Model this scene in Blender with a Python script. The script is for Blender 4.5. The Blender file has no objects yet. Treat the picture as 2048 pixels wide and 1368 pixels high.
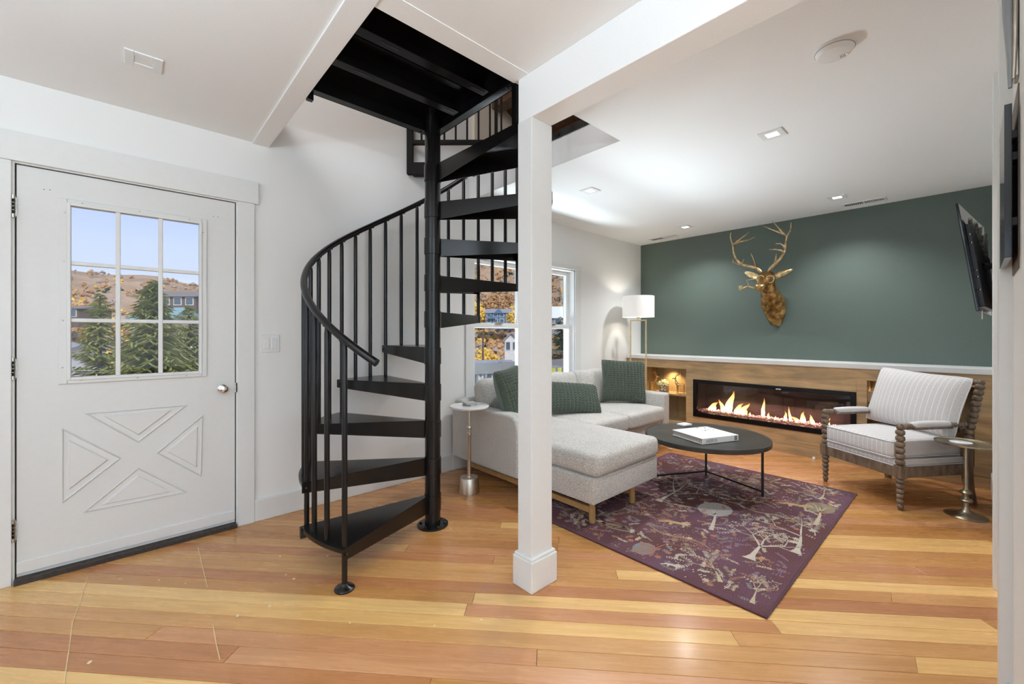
import bpy, math, random
from mathutils import Vector, Matrix, noise
from math import sin, cos, pi, radians, sqrt, atan2

# ------------------------------------------------------------------ camera
SC = bpy.context.scene
COL = SC.collection
FPX, CXP, HYP, CAMH = 840.0, 1024.0, 668.0, 1.22
PHI = atan2(921, 840)
FWD = Vector((cos(PHI), sin(PHI), 0)); RGT = Vector((sin(PHI), -cos(PHI), 0)); UP = Vector((0, 0, 1))
CAMP = Vector((0, 0, CAMH))
cam_d = bpy.data.cameras.new('camera'); cam = bpy.data.objects.new('camera', cam_d); COL.objects.link(cam)
cam.location = CAMP; cam.rotation_euler = (pi / 2, 0, PHI - pi / 2)
cam_d.sensor_width = 36; cam_d.lens = FPX / 2048 * 36; cam_d.shift_y = -16 / 2048; cam_d.clip_start = .02; cam_d.clip_end = 800
SC.camera = cam

# ------------------------------------------------------------------ world, sun, window daylight, exposure
SC.view_settings.view_transform = 'Standard'; SC.view_settings.look = 'None'
SC.view_settings.gamma = 1; SC.view_settings.exposure = 0.06
SC.view_settings.use_curve_mapping = False
W = bpy.data.worlds.new('sky'); SC.world = W; W.use_nodes = True
wn = W.node_tree; wn.nodes.clear()
wo = wn.nodes.new('ShaderNodeOutputWorld'); wb = wn.nodes.new('ShaderNodeBackground')
wt = wn.nodes.new('ShaderNodeTexCoord'); wsx = wn.nodes.new('ShaderNodeSeparateXYZ'); wr = wn.nodes.new('ShaderNodeValToRGB')
wn.links.new(wt.outputs['Generated'], wsx.inputs[0]); wn.links.new(wsx.outputs['Z'], wr.inputs[0])
wn.links.new(wr.outputs[0], wb.inputs[0]); wn.links.new(wb.outputs[0], wo.inputs[0])
wr.color_ramp.elements[0].position = 0.0; wr.color_ramp.elements[0].color = (.80, .87, 1.0, 1)
wr.color_ramp.elements[1].position = 0.32; wr.color_ramp.elements[1].color = (.43, .59, 1.0, 1)
wb.inputs[1].default_value = 1.0
def add_sun(strength, rot, angle=.03):
    d = bpy.data.lights.new('sun', 'SUN'); d.energy = strength; d.angle = angle; d.color = (1, .95, .86)
    o = bpy.data.objects.new('sun', d); COL.objects.link(o); o.rotation_euler = rot
add_sun(2.7, (radians(50), 0, radians(-18)))
def area(name, loc, target, sx, sy, power, color=(1, 1, 1), spread=None):
    d = bpy.data.lights.new(name, 'AREA'); d.shape = 'RECTANGLE'; d.size = sx; d.size_y = sy; d.energy = power; d.color = color
    if spread: d.spread = spread
    o = bpy.data.objects.new(name, d); COL.objects.link(o); o.location = loc
    o.rotation_euler = (Vector(target) - Vector(loc)).to_track_quat('-Z', 'Y').to_euler()
    return o
# daylight entering through the windows of the rooms behind the camera and of the upper floor
area('window_daylight_back', (-3.06, .3, 1.45), (2, .5, 2.9), 3.6, 1.7, 27, (.72, .88, 1))
area('window_daylight_side', (-.4, -3.06, 1.45), (1, 1, 2.9), 3.2, 1.7, 48, (.72, .88, 1))
area('window_daylight_upstairs', (-.9, 1.4, 3.9), (2.0, 2.3, 3.0), 2.4, 1.4, 80, (.96, .97, 1))
area('upstairs_lamp', (4.0, .6, 3.4), (2.6, 3.0, 3.2), .5, .5, 26, (1, .84, .62))
# added area light hidden below the sills, brightens the living room ceiling
area('ceiling_fill_sill', (3.35, 4.20, .08), (3.3, .85, 2.465), 3.2, .65, 182, (.80, .92, 1), radians(110))
# unseen fill lights added behind the camera, aimed up to brighten the ceiling
for nm_, lx_, ly_, e_ in (('ceiling_fill_entry', -1.0, 1.0, 44), ('ceiling_fill_hall', .3, -1.2, 76)): area(nm_, (lx_, ly_, 1.8), (lx_, ly_, 3), .4, .4, e_, (.70, .87, 1))
try:
    cy = SC.cycles
    cy.use_denoising = True; cy.max_bounces = 8; cy.diffuse_bounces = 5; cy.glossy_bounces = 4; cy.transmission_bounces = 8
    cy.transparent_max_bounces = 12; cy.sample_clamp_indirect = 6; cy.caustics_reflective = False; cy.caustics_refractive = False
except Exception: pass

# ------------------------------------------------------------------ helpers
def ray(px, py): return FWD + RGT * ((px - CXP) / FPX) - UP * ((py - HYP) / FPX)
def pZ(px, py, z=0.0): d = ray(px, py); return CAMP + d * ((z - CAMH) / d.z)
def pY(px, py, Y): d = ray(px, py); return CAMP + d * (Y / d.y)
def pX(px, py, X): d = ray(px, py); return CAMP + d * (X / d.x)
def pD(px, py, D): return CAMP + ray(px, py) * D
R = random.Random(7)
def lerp(a, b, t): return a + (b - a) * t

def thing(name, label, cat, loc=(0, 0, 0), rz=0.0, group=None):
    o = bpy.data.objects.new(name, None); COL.objects.link(o); o.location = loc; o.rotation_euler = (0, 0, rz)
    o.empty_display_size = .05
    o['label'] = label; o['category'] = cat
    if group: o['group'] = group
    return o
def tag(o, label=None, cat=None, group=None, kind=None):
    if label: o['label'] = label
    if cat: o['category'] = cat
    if group: o['group'] = group
    if kind: o['kind'] = kind
    return o
def root_matrix(o): return Matrix.Translation(o.location) @ Matrix.Rotation(o.rotation_euler[2], 4, 'Z')
def copy_tree(o, parent=None):
    c = o.copy(); COL.objects.link(c)
    if parent: c.parent = parent
    for ch in list(o.children): copy_tree(ch, c)
    return c

class MB:
    def __init__(s, M=None): s.v = []; s.f = []; s.M = M
    def _add(s, vs, fs, M=None):
        b = len(s.v)
        for p in vs:
            p = Vector(p)
            if M is not None: p = M @ p
            if s.M is not None: p = s.M @ p
            s.v.append(p)
        s.f += [tuple(i + b for i in f) for f in fs]
        return s
    def box(s, x0, x1, y0, y1, z0, z1, M=None):
        vs = [(x, y, z) for z in (z0, z1) for y in (y0, y1) for x in (x0, x1)]
        return s._add(vs, [(0, 2, 3, 1), (4, 5, 7, 6), (0, 1, 5, 4), (2, 6, 7, 3), (0, 4, 6, 2), (1, 3, 7, 5)], M)
    def prism(s, poly, z0, z1, M=None):
        n = len(poly); a = sum(poly[i][0] * poly[(i + 1) % n][1] - poly[(i + 1) % n][0] * poly[i][1] for i in range(n))
        if a < 0: poly = poly[::-1]
        vs = [(p[0], p[1], z0) for p in poly] + [(p[0], p[1], z1) for p in poly]
        fs = [tuple(range(n - 1, -1, -1)), tuple(range(n, 2 * n))] + [(i, (i + 1) % n, n + (i + 1) % n, n + i) for i in range(n)]
        return s._add(vs, fs, M)
    def tube(s, pts, r, n=10, closed=False, M=None, flat=None):
        pts = [Vector(p) for p in pts]; m = len(pts)
        rs = r if isinstance(r, (list, tuple)) else [r] * m
        vs = []; prev = None
        for i, p in enumerate(pts):
            if closed: t = pts[(i + 1) % m] - pts[i - 1]
            else: t = pts[min(i + 1, m - 1)] - pts[max(i - 1, 0)]
            t.normalize()
            if prev is None:
                a = Vector((0, 0, 1)) if abs(t.z) < .9 else Vector((1, 0, 0))
                u = t.cross(a).normalized()
            else:
                u = prev - t * prev.dot(t)
                u = u.normalized() if u.length > 1e-6 else t.orthogonal().normalized()
            prev = u; w = t.cross(u)
            for k in range(n):
                a = 2 * pi * k / n
                vs.append(p + u * (cos(a) * rs[i]) + w * (sin(a) * rs[i] * (flat or 1)))
        fs = []
        for i in range(m if closed else m - 1):
            j = (i + 1) % m
            for k in range(n): fs.append((i * n + k, i * n + (k + 1) % n, j * n + (k + 1) % n, j * n + k))
        if not closed: fs += [tuple(range(n - 1, -1, -1)), tuple((m - 1) * n + k for k in range(n))]
        return s._add(vs, fs, M)
    def lathe(s, prof, n=24, c=(0, 0, 0), M=None):
        vs = []; fs = []
        for (r, z) in prof:
            for k in range(n): a = 2 * pi * k / n; vs.append((c[0] + cos(a) * r, c[1] + sin(a) * r, c[2] + z))
        m = len(prof)
        for i in range(m - 1):
            for k in range(n): fs.append((i * n + k, i * n + (k + 1) % n, (i + 1) * n + (k + 1) % n, (i + 1) * n + k))
        fs += [tuple(range(n - 1, -1, -1)), tuple((m - 1) * n + k for k in range(n))]
        return s._add(vs, fs, M)
    def ball(s, c, r, nu=12, nv=8, M=None):
        if not isinstance(r, (tuple, list)): r = (r, r, r)
        vs = [(c[0], c[1], c[2] - r[2])]; fs = []
        for j in range(1, nv):
            b = -pi / 2 + pi * j / nv
            for k in range(nu): a = 2 * pi * k / nu; vs.append((c[0] + r[0] * cos(b) * cos(a), c[1] + r[1] * cos(b) * sin(a), c[2] + r[2] * sin(b)))
        vs.append((c[0], c[1], c[2] + r[2])); L = len(vs) - 1
        for k in range(nu): fs.append((0, 1 + (k + 1) % nu, 1 + k))
        for j in range(nv - 2):
            for k in range(nu): a = 1 + j * nu; fs.append((a + k, a + (k + 1) % nu, a + nu + (k + 1) % nu, a + nu + k))
        a = 1 + (nv - 2) * nu
        for k in range(nu): fs.append((a + k, a + (k + 1) % nu, L))
        return s._add(vs, fs, M)
    def rbox(s, c, size, r, crown=0.0, n=6, M=None, warp=None):
        hx, hy, hz = [d / 2 for d in size]; r = min(r, hx * .98, hy * .98, hz * .98)
        def axis(h, m):
            e = [h - r, h - .62 * r, h - .3 * r, h - .08 * r, h]
            mid = [lerp(-(h - r), h - r, i / m) for i in range(1, m)]
            return [-x for x in e[::-1]] + mid + e
        ax = (axis(hx, n), axis(hy, n), axis(hz, 2)); vs = []; fs = []; idx = {}
        def V(x, y, z):
            key = (round(x, 6), round(y, 6), round(z, 6))
            if key in idx: return idx[key]
            q = Vector((max(-(hx - r), min(hx - r, x)), max(-(hy - r), min(hy - r, y)), max(-(hz - r), min(hz - r, z))))
            d = Vector((x, y, z)) - q
            p = q + d.normalized() * r if d.length > 1e-9 else q
            if crown:
                k = (1 - (p.x / hx) ** 2) * (1 - (p.y / hy) ** 2)
                p.z += crown * max(0, k) * (1 if z > 0 else -.35) * (abs(p.z) / hz)
            if warp: p = warp(p)
            idx[key] = len(vs); vs.append(p + Vector(c)); return idx[key]
        for (a, b, cc) in ((0, 1, 2), (1, 2, 0), (2, 0, 1)):
            for sg in (-1, 1):
                A, B, hc = ax[a], ax[b], (hx, hy, hz)[cc] * sg
                for i in range(len(A) - 1):
                    for j in range(len(B) - 1):
                        q = []
                        for (u, w) in ((A[i], B[j]), (A[i + 1], B[j]), (A[i + 1], B[j + 1]), (A[i], B[j + 1])):
                            p = [0, 0, 0]; p[a] = u; p[b] = w; p[cc] = hc; q.append(V(*p))
                        if sg < 0: q = q[::-1]
                        if len(set(q)) >= 3: fs.append(tuple(dict.fromkeys(q)))
        return s._add(vs, fs, M)
    def build(s, name, mat, parent=None, smooth=None, bevel=0, world=True, seg=2):
        me = bpy.data.meshes.new(name); me.from_pydata([tuple(v) for v in s.v], [], s.f); me.update()
        if smooth:
            me.polygons.foreach_set('use_smooth', [True] * len(me.polygons))
            if smooth < 179: me.set_sharp_from_angle(angle=radians(smooth))
        if mat: me.materials.append(mat)
        o = bpy.data.objects.new(name, me); COL.objects.link(o)
        if parent:
            o.parent = parent
            if world:
                m = Matrix.Identity(4); p = parent
                if p.type == 'EMPTY': m = root_matrix(p).inverted()
                elif p.parent and p.parent.type == 'EMPTY' and p.matrix_parent_inverse == Matrix.Identity(4): m = Matrix.Identity(4)
                o.matrix_parent_inverse = m
        if bevel:
            b = o.modifiers.new('bevel', 'BEVEL'); b.width = bevel; b.segments = seg; b.limit_method = 'ANGLE'; b.angle_limit = radians(40)
        return o
def obox(c, size, rz=0, rx=0, ry=0):
    return Matrix.Translation(c) @ Matrix.Rotation(rz, 4, 'Z') @ Matrix.Rotation(ry, 4, 'Y') @ Matrix.Rotation(rx, 4, 'X') @ Matrix.Diagonal((size[0] / 2, size[1] / 2, size[2] / 2, 1))
UNIT = (-1, 1, -1, 1, -1, 1)

# ------------------------------------------------------------------ materials
class MT:
    def __init__(s, name):
        s.m = bpy.data.materials.new(name); s.m.use_nodes = True; s.nt = s.m.node_tree
        s.b = s.nt.nodes['Principled BSDF']; s.out = s.nt.nodes['Material Output']
    def n(s, t, **k):
        x = s.nt.nodes.new(t)
        for a, v in k.items(): setattr(x, a, v)
        return x
    def l(s, a, b): s.nt.links.new(a, b)
    def coords(s, kind='Object', scale=(1, 1, 1), rot=(0, 0, 0)):
        if kind == 'World': src = s.n('ShaderNodeNewGeometry').outputs['Position']
        else: src = s.n('ShaderNodeTexCoord').outputs[kind]
        mp = s.n('ShaderNodeMapping'); mp.inputs['Scale'].default_value = scale; mp.inputs['Rotation'].default_value = rot
        s.l(src, mp.inputs[0]); return mp.outputs[0]
    def noise(s, vec, scale=5, detail=4, rough=.55, dist=0):
        x = s.n('ShaderNodeTexNoise'); x.inputs['Scale'].default_value = scale; x.inputs['Detail'].default_value = detail
        x.inputs['Roughness'].default_value = rough; x.inputs['Distortion'].default_value = dist
        if vec: s.l(vec, x.inputs['Vector'])
        return x.outputs['Fac']
    def ramp(s, fac, stops):
        x = s.n('ShaderNodeValToRGB'); e = x.color_ramp.elements
        while len(e) < len(stops): e.new(.5)
        for i, (p, c) in enumerate(stops): e[i].position = p; e[i].color = (*c, 1) if len(c) == 3 else c
        s.l(fac, x.inputs[0]); return x.outputs[0]
    def mix(s, fac, a, b, mode='MIX'):
        x = s.n('ShaderNodeMix', data_type='RGBA', blend_type=mode)
        for i, v in ((0, fac), (6, a), (7, b)):
            if hasattr(v, 'is_output'): s.l(v, x.inputs[i])
            else: x.inputs[i].default_value = v if i == 0 else (*v, 1)
        return x.outputs[2]
    def math(s, op, a, b=0):
        x = s.n('ShaderNodeMath', operation=op)
        for i, v in ((0, a), (1, b)):
            if hasattr(v, 'is_output'): s.l(v, x.inputs[i])
            else: x.inputs[i].default_value = v
        return x.outputs[0]
    def set(s, col=None, rough=.5, metal=0, spec=.5, **k):
        if col is not None:
            if hasattr(col, 'is_output'): s.l(col, s.b.inputs['Base Color'])
            else: s.b.inputs['Base Color'].default_value = (*col, 1)
        for nm, v in (('Roughness', rough), ('Metallic', metal), ('Specular IOR Level', spec)):
            if hasattr(v, 'is_output'): s.l(v, s.b.inputs[nm])
            else: s.b.inputs[nm].default_value = v
        for a, v in k.items(): s.b.inputs[a.replace('_', ' ')].default_value = v
        return s
    def bump(s, h, strength=.2, dist=.01):
        x = s.n('ShaderNodeBump'); x.inputs['Strength'].default_value = strength; x.inputs['Distance'].default_value = dist
        s.l(h, x.inputs['Height']); s.l(x.outputs[0], s.b.inputs['Normal']); return s
MATS = {}
def simple(name, col, rough=.5, metal=0, nscale=0, var=.08, bump=0, spec=.5, **k):
    t = MT(name)
    if nscale:
        f = t.noise(t.coords('Object'), nscale, 5)
        t.set(t.ramp(f, [(.3, tuple(c * (1 - var) for c in col)), (.7, tuple(min(1, c * (1 + var)) for c in col))]), rough, metal, spec, **k)
        if bump: t.bump(f, bump, .004)
    else: t.set(col, rough, metal, spec, **k)
    MATS[name] = t.m; return t.m
def emit(name, col, strength):
    t = MT(name); t.set((0, 0, 0), .5); t.b.inputs['Emission Color'].default_value = (*col, 1); t.b.inputs['Emission Strength'].default_value = strength
    MATS[name] = t.m; return t.m

simple('wall_white', (.83, .83, .81), .65, nscale=160, var=.012, bump=.05)
simple('ceiling_white', (.87, .87, .86), .7, nscale=120, var=.012, bump=.08)
simple('trim_white', (.75, .75, .73), .4, nscale=30, var=.012)
simple('door_white', (.71, .71, .69), .38, nscale=40, var=.012)
simple('green_paint', (.096, .129, .108), .38, nscale=90, var=.03, bump=.04)
simple('cream_wall', (.78, .70, .58), .7, nscale=60, var=.02)
simple('black_metal', (.0055, .0046, .0042), .24, nscale=14, var=.2, spec=.38)
simple('matte_black_metal', (.008, .007, .006), .65, nscale=14, var=.2, spec=.15)
simple('iron', (.03, .03, .03), .42, metal=.6, nscale=40, var=.25)
simple('black_plastic', (.012, .012, .013), .35)
simple('screen_black', (.006, .006, .008), .12)
simple('chrome', (.75, .73, .7), .18, metal=1)
simple('brass', (.78, .55, .24), .25, metal=1, nscale=30, var=.1)
simple('pale_brass', (.80, .66, .42), .28, metal=1, nscale=30, var=.08)
simple('nickel', (.62, .56, .48), .3, metal=1, nscale=25, var=.1)
simple('antique_brass', (.42, .37, .27), .32, metal=1, nscale=20, var=.2)
simple('hinge_metal', (.55, .52, .47), .35, metal=1, nscale=120, var=.3)
simple('white_marble', (.85, .84, .82), .2, nscale=12, var=.06)
simple('grey_slate', (.42, .41, .39), .5, nscale=60, var=.15)
simple('oak_leg', (.42, .24, .09), .45, nscale=30, var=.15)
simple('dark_wood', (.10, .045, .02), .35, nscale=20, var=.4)
simple('plastic_white', (.80, .80, .79), .35)
simple('vent_dark', (.02, .02, .02), .7)
simple('paper_white', (.86, .86, .85), .55, nscale=80, var=.02)
simple('print_dark', (.03, .03, .035), .6)
simple('print_grey', (.22, .22, .24), .6)
simple('niche_planter', (.28, .21, .17), .7, nscale=40, var=.12)
simple('flower_cream', (.85, .80, .50), .6)
simple('leaf_green', (.13, .22, .06), .5)
simple('threshold_dark', (.035, .025, .02), .6, nscale=60, var=.6)
simple('straw', (.85, .64, .34), .6)
simple('cable_wrap', (.16, .16, .15), .3, nscale=60, var=.6)
simple('tape_pale', (.62, .58, .5), .4)
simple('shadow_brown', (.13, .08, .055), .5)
def m_glass(name, tint=(.9, .95, .95), mixv=.12):
    t = MT(name); tr = t.n('ShaderNodeBsdfTransparent'); gl = t.n('ShaderNodeBsdfGlossy'); gl.inputs['Roughness'].default_value = .02
    fr = t.n('ShaderNodeFresnel'); fr.inputs[0].default_value = 1.45
    tr.inputs[0].default_value = (*tint, 1); mx = t.n('ShaderNodeMixShader')
    t.l(t.math('MULTIPLY', fr.outputs[0], mixv / .12), mx.inputs[0]); t.l(tr.outputs[0], mx.inputs[1]); t.l(gl.outputs[0], mx.inputs[2]); t.l(mx.outputs[0], t.out.inputs[0])
    MATS[name] = t.m
m_glass('window_glass', (.98, .985, .985), .035); m_glass('fire_glass', (.8, .78, .78), .18)
def m_bronze():
    t = MT('gold_bronze'); f = t.noise(t.coords('Object'), 17, 5, .6); g = t.noise(t.coords('Object'), 9, 3)
    t.set(t.ramp(f, [(.32, (.07, .036, .011)), (.52, (.25, .135, .038)), (.74, (.66, .46, .18))]), .37, t.math('MULTIPLY', g, 1.4)); t.bump(f, .35, .006)
    MATS['gold_bronze'] = t.m
m_bronze()
def m_antler():
    t = MT('antler_gold'); f = t.noise(t.coords('Object'), 30, 4)
    t.set(t.ramp(f, [(.3, (.34, .21, .08)), (.7, (.78, .63, .36))]), .3, .85); MATS['antler_gold'] = t.m
m_antler()
# floor boards: tone per board from Object Info, grain along the board from the place itself
PANG = radians(135 - 2.2)
def m_plank(name, c0, c1, c2):
    t = MT(name)
    rnd = t.n('ShaderNodeObjectInfo').outputs['Random']
    pos = t.n('ShaderNodeNewGeometry').outputs['Position']
    add = t.n('ShaderNodeVectorMath', operation='ADD'); cmb = t.n('ShaderNodeCombineXYZ'); t.l(t.math('MULTIPLY', rnd, 37), cmb.inputs[2]); t.l(pos, add.inputs[0]); t.l(cmb.outputs[0], add.inputs[1])
    mp = t.n('ShaderNodeMapping'); mp.vector_type = 'POINT'; mp.inputs['Rotation'].default_value = (0, 0, -PANG); t.l(add.outputs[0], mp.inputs[0])
    mp2 = t.n('ShaderNodeMapping'); mp2.inputs['Scale'].default_value = (1.3, 26, 1); t.l(mp.outputs[0], mp2.inputs[0])
    grain = t.noise(mp2.outputs[0], 1.6, 6, .6, .6)
    mp3 = t.n('ShaderNodeMapping'); mp3.inputs['Scale'].default_value = (.9, 7, 1); t.l(mp.outputs[0], mp3.inputs[0])
    band = t.noise(mp3.outputs[0], 1.1, 3, .5, .4)
    tone = t.ramp(rnd, [(0, c0), (.5, c1), (1, c2)])
    g2 = t.ramp(grain, [(.28, (.85, .80, .75)), (.5, (1, 1, 1)), (.78, (1.03, 1.03, 1.03))])
    b2 = t.ramp(band, [(.3, (.92, .88, .85)), (.65, (1.05, 1.05, 1.05))])
    col = t.mix(1.0, t.mix(1.0, tone, g2, 'MULTIPLY'), b2, 'MULTIPLY')
    kn = t.noise(t.coords('World', (5, 5, 1)), 3.1, 2); knr = t.ramp(kn, [(.0, (.5, .42, .36)), (.2, (.5, .42, .36)), (.235, (1, 1, 1))])
    col = t.mix(1.0, col, knr, 'MULTIPLY')
    rg = t.math('ADD', t.math('MULTIPLY', grain, .14), .20)
    t.set(col, rg, 0, .5, Coat_Weight=.25, Coat_Roughness=.16); t.bump(grain, .06, .002); MATS[name] = t.m
m_plank('plank_warm', (.43, .188, .054), (.52, .248, .078), (.60, .31, .108))
m_plank('plank_light', (.73, .43, .15), (.78, .48, .18), (.69, .40, .135))
m_plank('plank_red', (.45, .185, .066), (.53, .238, .096), (.58, .285, .13))
def m_panelwood(name='panel_wood', dark=1.0, axis=1):
    t = MT(name); sc = (1, 1, 1)
    v = t.coords('World', (3, 1.1, 9) if axis == 1 else (3, 9, 1.1)); f = t.noise(v, 2.2, 6, .6, .7); g = t.noise(t.coords('World', (1, 1, 1.6)), 2.2, 3)
    a = t.ramp(f, [(.3, (.36 * dark, .245 * dark, .118 * dark)), (.55, (.54 * dark, .375 * dark, .195 * dark)), (.75, (.64 * dark, .44 * dark, .225 * dark))])
    b = t.ramp(g, [(.35, (.78, .80, .84)), (.65, (1.12, 1.06, 1.0))])
    t.set(t.mix(1.0, a, b, 'MULTIPLY'), .42); t.bump(f, .05, .002); MATS[name] = t.m
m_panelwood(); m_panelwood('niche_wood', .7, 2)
def m_fabric(name, c0, c1, sc=900, bump=.25, rough=.9):
    t = MT(name); f = t.noise(t.coords('Object'), sc, 2, .7); g = t.noise(t.coords('Object'), 6, 3)
    a = t.ramp(f, [(.32, c0), (.66, c1)]); b = t.ramp(g, [(.3, (.94, .94, .94)), (.7, (1.04, 1.04, 1.04))])
    t.set(t.mix(1.0, a, b, 'MULTIPLY'), rough, spec=.2, Sheen_Weight=.25); t.bump(f, bump, .002); MATS[name] = t.m
m_fabric('sofa_fabric', (.24, .222, .197), (.76, .728, .68), 210)
m_fabric('knit_green', (.040, .057, .042), (.110, .135, .102), 180, .5)
m_fabric('velvet_green', (.10, .15, .12), (.16, .21, .18), 300)
def m_rugfield():
    t = MT('rug_purple'); f = t.noise(t.coords('World', (1, 1.6, 1)), 130, 2, .7); g = t.noise(t.coords('World'), 2.4, 3)
    a = t.ramp(f, [(.32, (.55, .55, .55)), (.66, (1.25, 1.25, 1.25))]); b = t.ramp(g, [(.38, (.125, .054, .054)), (.58, (.145, .070, .094)), (.75, (.165, .094, .135))])
    t.set(t.mix(1.0, b, a, 'MULTIPLY'), .92, spec=.2); t.bump(f, .3, .002); MATS['rug_purple'] = t.m
m_rugfield()
m_fabric('rug_edge', (.06, .014, .022), (.09, .025, .035), 200, .3)
for nm, c in (('motif_beige', (.50, .39, .26)), ('motif_rust', (.33, .135, .075)), ('motif_grey', (.40, .375, .36)), ('motif_olive', (.25, .20, .12)), ('motif_gold', (.46, .30, .14)), ('motif_cream', (.52, .45, .37)), ('motif_violet', (.20, .12, .17)), ('motif_slate', (.20, .185, .19))):
    m_fabric(nm, tuple(x * .82 for x in c), tuple(x * 1.1 for x in c), 170, .3)
def m_stripe():
    t = MT('stripe_linen'); x = t.n('ShaderNodeSeparateXYZ'); t.l(t.coords('Object', (1, 1, 1)), x.inputs[0])
    fr = t.math('FRACT', t.math('MULTIPLY', t.math('ADD', x.outputs[0], 5.0), 1 / .034))
    st = t.math('LESS_THAN', t.math('ABSOLUTE', t.math('SUBTRACT', fr, .5)), .055)
    f = t.noise(t.coords('Object', (1, 1, .25)), 320, 2, .7)
    base = t.ramp(f, [(.3, (.52, .50, .49)), (.7, (.68, .66, .65))])
    t.set(t.mix(st, base, (.82, .78, .72)), .9, spec=.2); t.bump(f, .2, .002); MATS['stripe_linen'] = t.m
m_stripe()
def m_stripe_uv():
    t = MT('stripe_linen_uv'); x = t.n('ShaderNodeSeparateXYZ'); t.l(t.coords('UV', (1, 1, 1)), x.inputs[0])
    fr = t.math('FRACT', t.math('MULTIPLY', t.math('ADD', x.outputs[0], 5.0), 1 / .034))
    st = t.math('LESS_THAN', t.math('ABSOLUTE', t.math('SUBTRACT', fr, .5)), .055)
    f = t.noise(t.coords('UV', (1, .25, 1)), 320, 2, .7)
    base = t.ramp(f, [(.3, (.52, .50, .49)), (.7, (.68, .66, .65))])
    t.set(t.mix(st, base, (.82, .78, .72)), .9, spec=.2); t.bump(f, .2, .002); MATS['stripe_linen_uv'] = t.m
m_stripe_uv()
m_fabric('piping', (.66, .64, .63), (.8, .78, .77), 400)
def m_chairwood():
    t = MT('chair_wood'); f = t.noise(t.coords('Object', (1, 1, .3)), 40, 4)
    t.set(t.ramp(f, [(.3, (.10, .066, .042)), (.7, (.24, .17, .115))]), .42); t.bump(f, .1, .002); MATS['chair_wood'] = t.m
m_chairwood()
def m_shade():
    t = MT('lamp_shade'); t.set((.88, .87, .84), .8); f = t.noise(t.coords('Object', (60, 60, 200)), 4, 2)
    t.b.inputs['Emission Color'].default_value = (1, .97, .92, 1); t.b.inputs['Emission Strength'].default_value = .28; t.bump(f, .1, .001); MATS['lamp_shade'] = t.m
m_shade()
emit('led_lens', (1, .97, .92), 6); emit('niche_led', (1, .8, .5), 8)
# ================================================================== STRUCTURE
YW, XG, ZC, YR, ZU = 3.15, 5.33, 2.465, -.11, 2.705
def struct(o): o['kind'] = 'structure'; return o
# floor slab with separate boards laid diagonally
floor = struct(MB().box(-3.1, 5.45, -3.1, 3.15, -.06, -.006).build('floor', MATS['plank_warm']))
MB().box(-1.89, 5.31, -.39, 3.14, -.0062, -.0052).build('underlay', MATS['threshold_dark'], floor)
def clip(poly, a, b, c):           # keep a*x+b*y<=c
    out = []
    for i in range(len(poly)):
        p, q = poly[i], poly[(i + 1) % len(poly)]; dp = a * p[0] + b * p[1] - c; dq = a * q[0] + b * q[1] - c
        if dp <= 0: out.append(p)
        if dp * dq < 0: t = dp / (dp - dq); out.append((lerp(p[0], q[0], t), lerp(p[1], q[1], t)))
    return out
AV = Vector((cos(PANG), sin(PANG))); PV = Vector((AV.y, -AV.x))       # along boards, across boards
p0 = pZ(500, 1183); PREF = p0.x * PV.x + p0.y * PV.y; PW = .083
rp = random.Random(21)
FIX = {-1: [(3.9, 'plank_warm'), (.36, 'plank_light'), (-.95, 'plank_red'), (-3.4, 'plank_light')], -2: [(3.9, 'plank_light'), (-.75, 'plank_light'), (-3.5, 'plank_warm')],
       3: [(3.9, 'plank_red'), (-.35, 'plank_warm'), (-4.5, 'plank_light')], 8: [(3, 'plank_warm'), (-1.0, 'plank_warm'), (-5, 'plank_light')],
       -3: [(3.9, 'plank_red'), (-1.33, 'plank_warm'), (-3.5, 'plank_light')], -4: [(3.9, 'plank_warm'), (1.6, 'plank_warm'), (.04, 'plank_red'), (-3.4, 'plank_warm')],
       -5: [(3.9, 'plank_warm'), (1.2, 'plank_red'), (-.9, 'plank_red'), (-3, 'plank_warm')], 4: [(3, 'plank_warm'), (.29, 'plank_red'), (-4, 'plank_warm')], 1: [(3, 'plank_red'), (-2.2, 'plank_red'), (-4, 'plank_warm')]}
nplank = 0
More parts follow.
